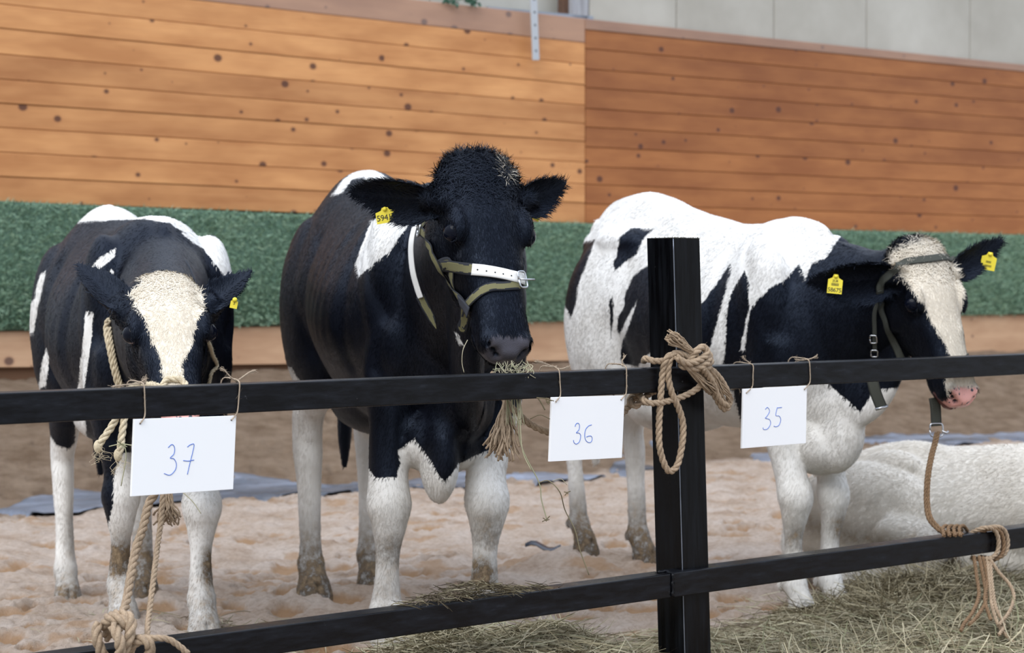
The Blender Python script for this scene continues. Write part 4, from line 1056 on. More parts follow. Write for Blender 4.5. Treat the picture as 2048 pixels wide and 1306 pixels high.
# ---- white cow lying behind the right heifer's feet
def build_lying():
    h = np.array([.86, -.51, 0]); h /= np.linalg.norm(h); lat = np.array([-h[1], h[0], 0]); up = np.array([0, 0, 1.0]); O = np.array([1.72, 7.05, .0])
    Wd = lambda p: O + np.asarray(p, float)[..., 0:1] * h + np.asarray(p, float)[..., 1:2] * lat + np.asarray(p, float)[..., 2:3] * up
    A = Acc()
    ST = [(-.70, .05, .24, .06, .3), (-.66, .13, .33, .0, .4), (-.58, .20, .40, -.04, .5), (-.46, .25, .455, -.05, .55), (-.32, .28, .485, -.05, .6), (-.15, .30, .475, -.05, .55), (.0, .32, .48, -.05, .5), (.15, .33, .50, -.05, .45), (.32, .31, .54, -.05, .4), (.46, .26, .57, -.02, .35), (.58, .19, .53, .04, .35), (.66, .10, .46, .12, .4)]
    A.add(*(lambda r: (Wd(r[0]), r[1], r[2]))(loft_np([torso_ring(*r) for r in catmull(np.array(ST), 4)])))
    for c, r in [((-.33, -.15, .41), (.10, .07, .05)), ((-.33, .15, .41), (.10, .07, .05)), ((-.60, -.08, .36), (.06, .045, .05)), ((-.40, -.22, .20), (.27, .15, .22)), ((-.40, .22, .20), (.27, .15, .22)),
                 ((.40, -.20, .26), (.16, .11, .24)), ((.40, .20, .26), (.16, .11, .24)), ((-.05, -.2, .1), (.35, .16, .14)), ((.56, 0, .18), (.14, .14, .15))]:
        V, Q, T = ellipsoid_np(c, r); A.add(Wd(V), Q, T)
    for sg in (-1, 1):
        J = [(-.28, sg * .30, .20, .12, .07), (-.10, sg * .36, .13, .08, .06), (-.30, sg * .39, .08, .055, .045), (-.52, sg * .38, .07, .05, .045), (-.40, sg * .43, .045, .035, .035), (-.18, sg * .45, .04, .035, .035), (-.06, sg * .45, .04, .05, .045)]
        V, Q, T = limb_np(np.array(J), (0, 0, 1)); A.add(Wd(V), Q, T)
        J = [(.42, sg * .20, .22, .09, .07), (.58, sg * .26, .12, .06, .055), (.80, sg * .26, .07, .05, .05), (.66, sg * .30, .045, .034, .034), (.48, sg * .31, .04, .05, .045)]
        V, Q, T = limb_np(np.array(J), (0, 0, 1)); A.add(Wd(V), Q, T)
    tp = np.array([(-.66, 0, .33, .035, .035), (-.74, -.03, .25, .026, .026), (-.76, -.10, .14, .02, .02), (-.66, -.30, .06, .018, .018), (-.45, -.47, .04, .018, .018), (-.2, -.52, .035, .016, .016), (.0, -.53, .035, .03, .03), (.12, -.53, .03, .012, .012)])
    V, Q, T = limb_np(tp, (0, 1, 0)); A.add(Wd(V), Q, T)
    X = norm3(h * .85 + up * -.42); Z = norm3(up * .9 + h * .45 - X * (up * .9 + h * .45).dot(X)); Y = np.cross(Z, X); HO = Wd((.98, .0, .62))
    Hd = lambda p: HO + np.asarray(p, float)[..., 0:1] * X + np.asarray(p, float)[..., 1:2] * Y + np.asarray(p, float)[..., 2:3] * Z
    V, Q, T = loft_np([head_ring(*r) for r in catmull(np.array(HEAD), 4)]); A.add(Hd(V), Q, T)
    nk = np.array([[*Wd((.45, 0, .36)), .22, .17], [*Wd((.68, 0, .44)), .17, .12], [*Wd((.86, 0, .52)), .13, .10], [*Hd((.06, 0, -.09)), .10, .09]])
    V, Q, T = limb_np(nk, lat, 8, 24); A.add(V, Q, T)
    for sg in (-1, 1):
        V, Q, T = ellipsoid_np((0, 0, 0), (.03, .10, .05)); A.add(Hd(V + np.array((.05, sg * .18, -.05))), Q, T)
    raw = A.build('raw', None); md = raw.modifiers.new('r', 'REMESH'); md.mode = 'VOXEL'; md.voxel_size = .008
    sm = raw.modifiers.new('s', 'SMOOTH'); sm.factor = .6; sm.iterations = 22
    dg = bpy.context.evaluated_depsgraph_get(); ev = raw.evaluated_get(dg); me = ev.to_mesh()
    nv = len(me.vertices); V = np.empty(nv * 3, np.float32); me.vertices.foreach_get('co', V); V = V.reshape(-1, 3).astype(float)
    Nn = np.empty(nv * 3, np.float32); me.vertices.foreach_get('normal', Nn); Nn = Nn.reshape(-1, 3).astype(float)
    lv = np.empty(len(me.loops), np.int32); me.loops.foreach_get('vertex_index', lv); Q = lv.reshape(-1, 4)
    ev.to_mesh_clear(); rm = raw.data; bpy.data.objects.remove(raw); bpy.data.meshes.remove(rm)
    q = V - O; l = np.stack([q @ h, q @ lat, q @ up], -1)
    V = V + Nn * (fbm(l[:, 0] * 6, l[:, 2] * 8 + np.sign(l[:, 1]) * 4, 3, 12) * .022)[:, None]
    px, py, _ = project(V)
    dirt = np.clip((.16 - l[:, 2]) / .22, 0, 1) * .22 + .45 * np.exp(-((l[:, 2] - .20 - .03 * np.sin(l[:, 0] * 6)) / .045) ** 2) * (l[:, 1] < 0)
    brown = np.exp(-(((px - 1905) / 22) ** 2 + ((py - 1135) / 24) ** 2) ** 2)
    dirt = np.clip(np.maximum(dirt, brown * 1.2), 0, 1)
    root = empty('cow', O, 'white cow lying down in the hay at the right edge behind the lower rail', 'cow', 'cattle tethered behind the fence')
    at = {'coat': np.full(nv, -.05), 'dirt': dirt, 'cream': np.full(nv, .42), 'pink': np.zeros(nv), 'slate': np.zeros(nv)}
    mesh_np('body', V, Q, M_COAT, root, attrs=at)
    n = 90000; ar = np.linalg.norm(np.cross(V[Q[:, 2]] - V[Q[:, 0]], V[Q[:, 3]] - V[Q[:, 1]]), axis=1); fc = (Nn[Q[:, 0]] * (np.array([0, 0, 1.05]) - V[Q[:, 0]])).sum(1)
    pr = ar * np.where(fc > -.3, 1, .1) * np.where(px[Q[:, 0]] < 2120, 1, .2); pk = rng.choice(len(Q), n, p=pr / pr.sum()); vi = Q[pk, 0]; r0 = V[vi] + (V[Q[pk, 2]] - V[vi]) * rng.random((n, 1)); nr_ = Nn[vi]
    fl_ = -h * .6 + rng.normal(size=(n, 3)) * .3 + np.array([0, 0, -.6]); fl_ -= nr_ * (fl_ * nr_).sum(1)[:, None]; d1 = norm_rows(norm_rows(fl_) + nr_ * .35); ln = rng.uniform(.01, .018, (n, 1)); sd = norm_rows(np.cross(d1, nr_)) * .001
    Vh = np.stack([r0 - sd, r0 + sd, r0 + d1 * ln], 1).reshape(-1, 3)
    fo = mesh_np('fur', Vh, np.arange(3 * n).reshape(-1, 3), M_COAT, root, attrs={k: np.repeat(v_[vi], 3) for k, v_ in at.items()}); fo['kind'] = 'stuff'
    fo.data.normals_split_custom_set_from_vertices(np.repeat(norm_rows(nr_ + d1 * .2), 3, axis=0).astype(np.float32))
build_lying()

# ------------------------------------------------------------ ropes, straps, tags, cards
def fibre_material(name, a, b_, rough=0.9):
    m, N, L, b = mat_new(name, a, rough, 0, 0.15); n1 = noise(N, L, 90, 4); n2 = noise(N, L, 12, 3)
    r1 = ramp(N, [(0.3, b_), (0.65, a)]); L.new(n1.outputs['Fac'], r1.inputs[0])
    r2 = ramp(N, [(0.3, (0.75, 0.75, 0.75)), (0.6, (1.1, 1.1, 1.1))]); L.new(n2.outputs['Fac'], r2.inputs[0])
    L.new(mix(N, L, 1.0, r1.outputs[0], r2.outputs[0], 'MULTIPLY'), b.inputs['Base Color']); return m
M_JUTE = fibre_material('jute', (0.45, 0.34, 0.235), (0.22, 0.155, 0.10))
M_SISAL = fibre_material('pale_sisal', (0.66, 0.57, 0.41), (0.42, 0.34, 0.22))
M_BROWNROPE = fibre_material('brown_hemp', (0.27, 0.175, 0.10), (0.12, 0.07, 0.04))
M_TWINE = fibre_material('twine', (0.52, 0.42, 0.32), (0.30, 0.23, 0.16))

def rope_acc(acc, pts, r, pitch=None, fuzz=40, sub=10, strands=3):
    c = catmull(np.array([tuple(p) for p in pts]), sub)
    seg = np.linalg.norm(np.diff(c, axis=0), axis=1); s = np.concatenate([[0], np.cumsum(seg)]); n = max(int(s[-1] / (r * .55)), 8)
    t = np.linspace(0, s[-1], n); c = np.stack([np.interp(t, s, c[:, i]) for i in range(3)], 1)
    T, Nf, B = frames(c); pitch = pitch or r * 6.5
    for k in range(strands):
        a = 2 * np.pi * (t / pitch + k / strands); o = (np.cos(a)[:, None] * Nf + np.sin(a)[:, None] * B) * r * .52
        acc.tube(c + o, r * .56, 7)
    nf = int(fuzz * s[-1] / .1)
    for i in range(nf):
        j = random.randrange(n); d = norm3(rng.normal(size=3)); p = c[j] + d * r * .7; q = p + (d * .8 + T[j] * random.uniform(-1, 1)) * random.uniform(.004, .012); w = norm3(np.cross(q - p, d + .01)) * .00035
        acc.add([p - w, p + w, q], [[0, 1, 2]])
    return acc
def fray_acc(acc, a, b_, n, spread, r=.0012, wav=.006):
    a = np.array(a); b_ = np.array(b_); L_ = np.linalg.norm(b_ - a); ax = (b_ - a) / L_; u_ = norm3(np.cross(ax, (0, 1, .1))); v_ = np.cross(ax, u_)
    for i in range(n):
        an = random.uniform(0, 6.28); rr = math.sqrt(random.random()); o = (u_ * math.cos(an) + v_ * math.sin(an) * .6) * rr
        t = np.linspace(0, 1, 9); ln = random.uniform(.75, 1.08); ph = random.uniform(0, 6.28)
        pts = a + np.outer(t * ln * L_, ax) + np.outer(.004 + spread * t ** 1.5, o) + np.outer(np.sin(t * random.uniform(7, 14) + ph) * wav * t, u_) + np.outer(np.cos(t * 9 + ph) * wav * t, v_)
        acc.tube(pts, np.linspace(r, r * random.uniform(.6, 1.3), 9), 5)
    return acc
def onf(px, py, off=.01):
    p0 = along(1345, 0.5) + FN * off; return on_plane(px, py, p0, FN)
def rope_obj(name, paths, r, mat, parent, fuzz=40):
    acc = Acc()
    for p in paths: rope_acc(acc, p, r, fuzz=fuzz)
    return acc.build(name, mat, parent)

# the rope knotted round the post
O_ = onf(1370, 740)
pr = empty('knotted_rope', O_, 'thick jute rope knotted on the upper rail at the post, long loop hanging', 'rope')
def R(pts): return [onf(x, y, o) for x, y, o in pts]
rope_obj('hanging_loop', [R([(1368,712,.03),(1350,708,.035),(1332,718,.03),(1325,748,.016),(1321,799,.012),(1318,848,.010),(1319,892,.010),(1328,927,.010),(1340,943,.012),(1355,929,.014),(1364,890,.014),(1366,848,.014),(1357,816,.018),(1344,787,.022),(1336,750,.024),(1341,718,.034),(1354,706,.04),(1380,716,.045)])], .0085, M_JUTE, pr)
rope_obj('knot', [R([(1352,714,.05),(1372,726,.055),(1395,722,.06),(1413,708,.055),(1408,694,.05),(1392,703,.055),(1372,722,.04),(1360,716,.03)]),
                  R([(1360,730,.04),(1385,737,.05),(1408,730,.06),(1418,716,.05),(1412,700,.035)]),
                  R([(1416,704,.03),(1421,722,.045),(1412,738,.05),(1400,735,.05)])], .0095, M_JUTE, pr)
rope_obj('cross_turn', [R([(1401,740,.03),(1405,762,.03),(1396,776,.022),(1377,788,.018),(1352,798,.016),(1316,806,.014),(1292,804,.006),(1281,790,-.03)]),
                        R([(1326,722,.018),(1308,722,.012),(1292,717,-.005),(1288,722,-.06)])], .0082, M_JUTE, pr)
rope_obj('rope_tail', [R([(1398,732,.05),(1414,758,.03),(1430,792,.022),(1448,818,.02),(1459,806,.02),(1452,778,.022),(1434,750,.03),(1414,734,.04)]),
                       R([(1405,735,.06),(1424,764,.04),(1440,800,.032),(1456,812,.03)])], .0085, M_JUTE, pr)
acc = Acc()
fray_acc(acc, onf(1396, 712, .055), onf(1338, 668, .05), 46, .016, .0022, .003)
acc.build('frayed_end', M_JUTE, pr)['kind'] = 'stuff'
acc = Acc()
fray_acc(acc, onf(1368, 728, .05), onf(1432, 790, .03), 22, .012, .0022, .003)
fray_acc(acc, onf(1412, 728, .05), onf(1456, 800, .03), 16, .012, .0016, .004)
acc.build('loose_strands', M_JUTE, pr)['kind'] = 'stuff'

# lead rope of the middle animal, from the knot at the post to under its chin
ld = empty('lead_rope', P(1180, 850, 4.95), 'jute lead rope running from the post behind card 36 to the middle heifer', 'rope')
pts = [P(1290, 806, 5.16), P(1272, 796, 5.12), P(1258, 812, 5.10), P(1235, 836, 5.06), P(1180, 866, 5.0), P(1130, 868, 4.95), P(1095, 864, 4.92), P(1060, 848, 4.90), P(1030, 822, 4.88), P(1008, 798, 4.86), P(996, 770, 4.88), P(985, 748, 4.95)]
rope_obj('lead', [pts], .0085, M_JUTE, ld)
rope_obj('knot', [[P(1290, 800, 5.15), P(1270, 790, 5.12), P(1260, 802, 5.08), P(1270, 812, 5.07), P(1286, 800, 5.08), P(1300, 786, 5.12), P(1310, 782, 5.15)]], .009, M_JUTE, ld)
acc = Acc(); fray_acc(acc, P(1012, 792, 4.84), P(1004, 915, 4.80), 60, .042, .0024, .006); acc.build('tassel', M_JUTE, ld)['kind'] = 'stuff'
acc = Acc(); fray_acc(acc, P(1012, 792, 4.84), P(1012, 860, 4.82), 26, .010, .003, .003); acc.build('tassel_neck', M_JUTE, ld)['kind'] = 'stuff'

# rope tied to the lower rail below card 37
lr = empty('knotted_rope', P(240, 1280, 4.05), 'jute rope knotted on the lower rail below card 37 at the left', 'rope')
Yk = 4.02
def Q_(pts): return [P(x, y, Yk + o) for x, y, o in pts]
rope_obj('lead', [Q_([(312, 985, .34), (297, 1010, .33), (285, 1060, .28), (272, 1097, .24), (262, 1150, .18), (252, 1206, .12), (240, 1245, .05), (236, 1262, .0)])], .0095, M_JUTE, lr)
rope_obj('lead_end', [Q_([(326, 985, .30), (321, 1049, .27), (314, 1100, .22), (308, 1150, .16), (300, 1215, .10), (295, 1262, .04), (300, 1290, .02)])], .0062, M_JUTE, lr)
rope_obj('knot', [Q_([(196, 1248, -.02), (194, 1275, -.04), (206, 1310, -.03), (225, 1325, 0), (250, 1318, .01), (262, 1290, -.01), (255, 1252, -.05), (232, 1236, -.05), (212, 1246, -.02), (216, 1275, .02)]),
                  Q_([(214, 1238, .02), (240, 1228, -.03), (262, 1240, -.05), (258, 1275, -.06), (244, 1310, -.05), (230, 1330, -.02)]),
                  Q_([(226, 1250, -.06), (240, 1285, -.08), (238, 1320, -.06)]),
                  Q_([(250, 1300, -.02), (282, 1278, -.05), (300, 1290, -.05), (296, 1318, -.02)])], .011, M_JUTE, lr)
rope_obj('rope_tail', [Q_([(262, 1275, -.02), (300, 1276, -.05), (335, 1278, -.04), (358, 1292, -.03), (376, 1308, -.02)])], .0065, M_JUTE, lr)
acc = Acc(); fray_acc(acc, P(338, 975, 4.36), P(334, 1046, 4.34), 44, .026, .0019, .005); acc.build('tassel', M_JUTE, lr)['kind'] = 'stuff'

# halter rope of the right heifer down to its coils on the lower rail
hr = empty('lead_rope', P(1875, 930, 6.0), 'brown hemp lead rope from the right heifer down to coils on the lower rail', 'rope')
rp = [P(1872, 866, 6.0), P(1868, 885, 5.98), P(1860, 915, 5.95), P(1853, 955, 5.92), P(1851, 1000, 5.9), P(1856, 1035, 5.88), P(1872, 1056, 5.86), P(1892, 1068, 5.86), P(1920, 1070, 5.88)]
rope_obj('lead', [rp, [p + Vector((.008, 0, .003)) for p in rp]], .0055, M_BROWNROPE, hr)
rope_obj('small_turns', [[P(1888 + i * 11, 1072, 5.82 + i * .012), P(1886 + i * 11, 1056, 5.86 + i * .012), P(1894 + i * 11, 1052, 5.9 + i * .01), P(1902 + i * 11, 1062, 5.93 + i * .01)] for i in range(4)], .0055, M_BROWNROPE, hr)
def coil(cx, k, off):
    return [onf(cx + k * 9 + 30 * math.cos(a) * .55 + (3 if a > 3 else 0), 1086 + 34 * math.sin(a), off + .03 * abs(math.cos(a * .5)) - (.07 if math.sin(a) < -.6 else 0)) for a in np.linspace(-2.6, 3.4, 14)]
for i, (cx, yo) in enumerate(((1978, 0), (1988, 2), (1996, -2))):
    pts = [onf(cx - 40, 1068 + yo, -.03), onf(cx - 12, 1056 + yo, .012), onf(cx + 10, 1060 + yo, .018), onf(cx + 19, 1080 + yo, .02), onf(cx + 17, 1103 + yo, .02), onf(cx + 4, 1116 + yo, .014), onf(cx - 18, 1118 + yo, -.01), onf(cx - 36, 1116 + yo, -.04)]
    rope_obj('turn', [pts], .0068, M_BROWNROPE if i == 1 else M_JUTE, hr)
tails = [[(1948,1112),(1953,1150),(1958,1190),(1945,1225),(1928,1248),(1922,1262)], [(1958,1112),(1968,1160),(1972,1200),(1955,1232),(1938,1250)], [(1966,1114),(1975,1160),(1970,1200),(1982,1240)],
         [(1974,1114),(1980,1170),(1985,1215),(2000,1255),(2030,1288),(2060,1310)], [(1980,1114),(1984,1165),(1992,1215),(2008,1250),(1998,1270)], [(1978,1116),(1998,1145),(2020,1170),(2028,1195),(2018,1225),(1998,1250)]]
for i, t in enumerate(tails):
    rope_obj('rope_tail', [[onf(x, y, .006 + .006 * i + max(0, y - 1125) * .0011) for j, (x, y) in enumerate(t)]], .0055, M_BROWNROPE if i < 3 else M_JUTE, hr)

# ---- straps that follow a head
def hit(cw, px, py, lift=.004):
    o = Vector((0, 0, CAM_Z)); d = ray(px, py).normalized(); loc, n, i, dist = cw.bvh.ray_cast(o, d)
    if loc is None:
        loc = P(px, py, np.linalg.norm(cw.HO[:2])); l2, n, i, dd = cw.bvh.find_nearest(loc); loc = l2
    return loc, n
def strap_path(cw, pts, lift=.004, free=False):
    out = []
    for p in pts:
        if p[0] == 'p': loc, n = hit(cw, p[1], p[2]); out.append(np.array(loc))
        elif p[0] == 'h': loc, n, i, dd = cw.bvh.find_nearest(Vector(cw.Hd(np.array(p[1:])))); out.append(np.array(loc))
        else: out.append(np.array(p[1]))
    c = catmull(np.array(out), 10); Ns = []
    res = []
    for q in c:
        loc, n, i, dd = cw.bvh.find_nearest(Vector(q))
        if not free: q = np.array(loc)
        Ns.append(np.array(n)); res.append(q)
    res = np.array(res); Ns = np.array(Ns)
    for _ in range(4):
        Ns[1:-1] = Ns[:-2] + Ns[1:-1] * 2 + Ns[2:]; Ns = norm_rows(Ns); res[1:-1] = (res[:-2] + res[1:-1] * 2 + res[2:]) / 4
    return res + Ns * lift, Ns
def ribbon(name, c, Ns, width, mat, parent, th=.0028, taper=None):
    T = norm_rows(np.gradient(c, axis=0)); W = norm_rows(np.cross(T, Ns)); Nn = np.cross(W, T)
    s = np.concatenate([[0], np.cumsum(np.linalg.norm(np.diff(c, axis=0), axis=1))]); wv = np.full(len(c), width / 2)
    if taper is not None: wv = wv * np.interp(s / s[-1], taper[0], taper[1])
    cols = np.array([-1, -.5, 0, .5, 1]); rows = []
    top = c[:, None] + W[:, None] * (wv[:, None] * cols)[..., None] + Nn[:, None] * th / 2; bot = c[:, None] + W[:, None] * (wv[:, None] * cols[::-1])[..., None] - Nn[:, None] * th / 2
    rings = np.concatenate([top, bot], 1); V, Q, T_ = loft_np(rings)
    n = len(c); v = np.tile(np.concatenate([cols, cols[::-1]]), n); u_ = np.repeat(s, 10)
    return mesh_np(name, V, [Q, T_], mat, parent, smooth=False, attrs={'sv': np.concatenate([v, [0, 0]]), 'su': np.concatenate([u_, [0, s[-1]]])})
def strap(name, cw, pts, width, mat, parent, lift=.004, free=False, taper=None):
    c, Ns = strap_path(cw, pts, lift, free); return ribbon(name, c, Ns, width, mat, parent, taper=taper)
def ring_obj(name, c, r, th, axis, mat, parent, sq=1.0):
    axis = norm3(axis); u_ = norm3(np.cross(axis, (0, 0, 1.0))); v_ = np.cross(axis, u_); a = np.linspace(0, 2 * np.pi, 40)
    e = .45
    pts = np.array(c) + np.outer(np.sign(np.cos(a)) * np.abs(np.cos(a)) ** e * r * sq, u_) + np.outer(np.sign(np.sin(a)) * np.abs(np.sin(a)) ** e * r, v_)
    acc = Acc(); acc.tube(pts, th, 8); return acc.build(name, mat, parent)
def webbing(name, base, edge, blocks=True):
    m, N, L, b = mat_new(name, base, 0.75, 0, 0.3); su = attr(N, 'su'); sv = attr(N, 'sv')
    st = math_n(N, L, 'FLOOR', math_n(N, L, 'MULTIPLY', su, 95.0)); wn_ = N.new('ShaderNodeTexWhiteNoise'); wn_.noise_dimensions = '2D'
    cb = N.new('ShaderNodeCombineXYZ'); L.new(math_n(N, L, 'FLOOR', math_n(N, L, 'MULTIPLY', st, .5)), cb.inputs[0]); L.new(math_n(N, L, 'SIGN', sv), cb.inputs[1]); L.new(cb.outputs[0], wn_.inputs['Vector'])
    lim = math_n(N, L, 'ADD', 0.52, math_n(N, L, 'MULTIPLY', math_n(N, L, 'FLOOR', math_n(N, L, 'MULTIPLY', wn_.outputs['Value'], 3.0)), .13))
    f = math_n(N, L, 'GREATER_THAN', math_n(N, L, 'ABSOLUTE', sv), lim if blocks else 0.8)
    weave = N.new('ShaderNodeTexWave'); weave.inputs['Scale'].default_value = 1.0; cb2 = N.new('ShaderNodeCombineXYZ'); L.new(math_n(N, L, 'MULTIPLY', su, 180.0), cb2.inputs[0]); L.new(cb2.outputs[0], weave.inputs['Vector'])
    c = mix(N, L, f, base, edge); c = mix(N, L, math_n(N, L, 'MULTIPLY', weave.outputs['Fac'], .3), c, edge); L.new(c, b.inputs['Base Color']); bump(N, L, b, weave.outputs['Fac'], .4, .002); return m
M_CAMO = webbing('camouflage_webbing', (0.20, 0.185, 0.085), (0.022, 0.024, 0.03)); M_OLIVE = webbing('olive_webbing', (0.060, 0.064, 0.052), (0.035, 0.037, 0.032), False)
M_WHITEW, *_ = mat_new('white_strap', (0.78, 0.77, 0.74), 0.7); M_STEEL, *_ = mat_new('steel', (0.55, 0.56, 0.58), 0.25, 1.0)
M_BLUEW, *_ = mat_new('dark_webbing', (0.02, 0.023, 0.032), 0.8)
m_, N, L, b = mat_new('yellow_plastic', (0.80, 0.66, 0.045), 0.45); M_YELLOW = m_
M_INK, *_ = mat_new('black_print', (0.02, 0.02, 0.015), 0.6)

def child_empty(name, loc, parent, label=None):
    e = empty(name, (0, 0, 0), label); e.parent = parent; e.location = Vector(loc) - parent_origin(parent); return e
# middle animal's halter
h36 = child_empty('halter', cow36.HO, cow36.root, 'camouflage halter with white strap end')
strap('noseband', cow36, [('h', .27, .05, -.16), ('h', .25, -.02, -.2), ('h', .22, -.085, -.10), ('p', 882, 531), ('p', 915, 534), ('p', 950, 540), ('p', 985, 546), ('p', 1020, 554), ('p', 1040, 559), ('h', .25, .09, -.06)], .031, M_CAMO, h36)
strap('strap_end', cow36, [('p', 947, 540), ('p', 975, 544), ('p', 1005, 550), ('p', 1026, 555), ('p', 1043, 560)], .029, M_WHITEW, h36, lift=.0085)
strap('cheek_strap', cow36, [('p', 846, 462), ('p', 858, 488), ('p', 868, 508), ('p', 883, 537), ('p', 903, 567), ('p', 922, 592), ('p', 938, 614)], .025, M_CAMO, h36, lift=.0075)
strap('chin_strap', cow36, [('p', 936, 612), ('p', 949, 597), ('p', 966, 582), ('p', 984, 575), ('p', 1007, 574), ('p', 1036, 572)], .024, M_CAMO, h36, lift=.006)
strap('throat_strap', cow36, [('p', 940, 612), ('p', 932, 636), ('p', 928, 655), ('h', .27, -.03, -.19), ('h', .27, .04, -.17)], .024, M_CAMO, h36, lift=.005)
strap('joining_patch', cow36, [('p', 925, 598), ('p', 935, 610), ('p', 944, 626)], .030, M_BLUEW, h36, lift=.0105)
strap('crown_strap', cow36, [('p', 846, 462), ('p', 849, 450), ('h', .02, -.11, -.10), ('h', -.05, -.03, -.09), ('h', -.05, .04, -.09), ('h', .03, .11, -.10)], .024, M_CAMO, h36)
Yh = float(hit(cow36, 846, 480)[0].y)
fp = [np.array(P(x, y, Yh - .01 + o)) for x, y, o in ((829,452,.02),(823,480,0),(822,510,-.005),(826,545,-.01),(834,575,-.01),(841,596,-.01))]
nn_ = np.tile(norm3((-.75, -.66, .1)), (51, 1)); cpt = catmull(np.array(fp), 10); ribbon('hanging_strap', cpt, nn_[:len(cpt)], .021, M_WHITEW, h36)
fp = [np.array(P(x, y, Yh - .015)) for x, y in ((840,592),(850,612),(861,632),(873,658))]
cpt = catmull(np.array(fp), 10); ribbon('hanging_strap_end', cpt, np.tile(norm3((-.3, -.95, .1)), (len(cpt), 1)), .026, M_CAMO, h36, taper=([0, .7, 1], [1, .8, .05]))
lc, nrm_ = hit(cow36, 846, 462); ring_obj('ring', np.array(lc) + np.array(nrm_) * .012, .016, .0028, nrm_, M_STEEL, h36)
lc, nrm_ = hit(cow36, 1036, 562); bk = child_empty('buckle', lc, h36)
for o in (bk,): pass
c0 = np.array(lc) + np.array(nrm_) * .015
ring_obj('buckle_frame', c0, .021, .0026, nrm_, M_STEEL, h36, sq=.75)
acc = Acc(); acc.tube([c0 + cow36.Y * -.012, c0 + cow36.Y * .03 + np.array(nrm_) * .004], .0022, 6); acc.build('buckle_prong', M_STEEL, h36)
bpy.data.objects.remove(bk)
acc = Acc()
for i in range(5):
    lc, n_ = hit(cow36, 957 + i * 15.5, 541 + i * 3.3); c_ = np.array(lc) + np.array(n_) * .0101
    V, Q, T = ellipsoid_np((0, 0, 0), (.0022, .0022, .0006), np.array(Vector((0, 0, 1)).rotation_difference(n_).to_matrix()), 6)
    mesh_np('eyelet', V + c_, [Q, T], M_INK, h36)

# right heifer's halter
h35 = child_empty('halter', cow35.HO, cow35.root, 'dark olive webbing halter')
strap('crown_strap', cow35, [('h', .10, -.135, -.14), ('p', 1757, 580), ('p', 1772, 556), ('p', 1790, 536), ('p', 1812, 528), ('p', 1835, 524), ('p', 1862, 521), ('p', 1890, 519), ('p', 1905, 522), ('h', .06, .11, -.06)], .024, M_OLIVE, h35, lift=.012)
strap('cheek_strap', cow35, [('p', 1757, 582), ('p', 1764, 612), ('p', 1774, 645), ('p', 1787, 680), ('p', 1800, 712), ('p', 1815, 745), ('p', 1835, 772)], .024, M_OLIVE, h35, lift=.006)
strap('throat_strap', cow35, [('p', 1756, 582), ('p', 1753, 620), ('p', 1751, 660), ('p', 1750, 700)], .014, M_OLIVE, h35, lift=.012)
strap('noseband', cow35, [('p', 1815, 745), ('p', 1860, 746), ('p', 1900, 744), ('h', .35, .06, -.03), ('h', .35, .06, -.09), ('h', .34, .02, -.16), ('h', .33, -.05, -.15), ('p', 1822, 756)], .024, M_OLIVE, h35)
Yc = float(hit(cow35, 1860, 770)[0].y)
fp = [np.array(P(x, y, Yc + .02)) for x, y in ((1868,795),(1871,815),(1872,835),(1873,852))]; cpt = catmull(np.array(fp), 10)
ribbon('chin_loop', cpt, np.tile(norm3((.25, -1, 0)), (len(cpt), 1)), .034, M_OLIVE, h35)
ring_obj('ring', P(1873, 860, Yc + .015), .020, .0026, (.1, -1, .1), M_STEEL, h35)
acc = Acc(); acc.tube([P(1884, 862, Yc), P(1893, 866, Yc), P(1897, 862, Yc)], .0035, 6); acc.build('snap_hook', M_STEEL, h35)
Yt = float(hit(cow35, 1750, 690)[0].y)
fp = [np.array(P(x, y, min(Yt, 5.86) - .01)) for x, y in ((1742,735),(1746,765),(1753,790),(1763,815))]; cpt = catmull(np.array(fp), 10)
ribbon('hanging_strap', cpt, np.tile(norm3((-.2, -1, 0)), (len(cpt), 1)), .034, M_OLIVE, h35)
for yy in (674, 700):
    lc, n_ = hit(cow35, 1749, yy); ring_obj('buckle', np.array(lc) + np.array(n_) * .018, .013, .0024, n_, M_STEEL, h35, sq=.8)
acc = Acc(); e = np.array(P(1763, 815, min(Yt, 5.86) - .012)); acc.tube([e + np.array((-.018, 0, -.006)), e + np.array((.018, -.001, .004))], .0045, 6); acc.build('strap_tip', M_STEEL, h35)

# left heifer's rope halter
h37 = child_empty('rope_halter', cow37.HO, cow37.root, 'pale sisal rope halter')
def rope_on(name, cw, pts, r, mat, parent, lift=.007, fuzz=60):
    c, Ns = strap_path(cw, pts, lift); acc = Acc(); rope_acc(acc, c[::3], r, fuzz=fuzz, sub=3); return acc.build(name, mat, parent)
rope_on('cheek_rope', cow37, [('p', 222, 640), ('p', 217, 655), ('p', 222, 690), ('p', 229, 730), ('p', 238, 765), ('p', 250, 800)], .009, M_SISAL, h37, fuzz=120)
rope_on('cheek_rope', cow37, [('p', 224, 655), ('p', 229, 690), ('p', 236, 730), ('p', 246, 768)], .006, M_SISAL, h37, fuzz=120)
rope_on('nose_rope', cow37, [('p', 240, 785), ('p', 265, 772), ('p', 300, 764), ('p', 335, 761), ('p', 365, 763), ('p', 395, 772), ('p', 410, 780)], .008, M_SISAL, h37)
rope_on('cheek_rope', cow37, [('h', .08, .12, -.09), ('p', 421, 715), ('p', 418, 745), ('p', 412, 775)], .0055, M_SISAL, h37)
Y3 = 4.55
rope_obj('rope_end', [[P(262, 790, Y3 + .05), P(240, 822, Y3), P(222, 855, Y3 - .01), P(203, 882, Y3 - .02), P(196, 894, Y3 - .02)], [P(262, 790, Y3), P(250, 830, Y3), P(244, 870, Y3 - .01), P(241, 895, Y3 - .02), P(236, 912, Y3 - .02)]], .0085, M_SISAL, h37, fuzz=200)
acc = Acc()
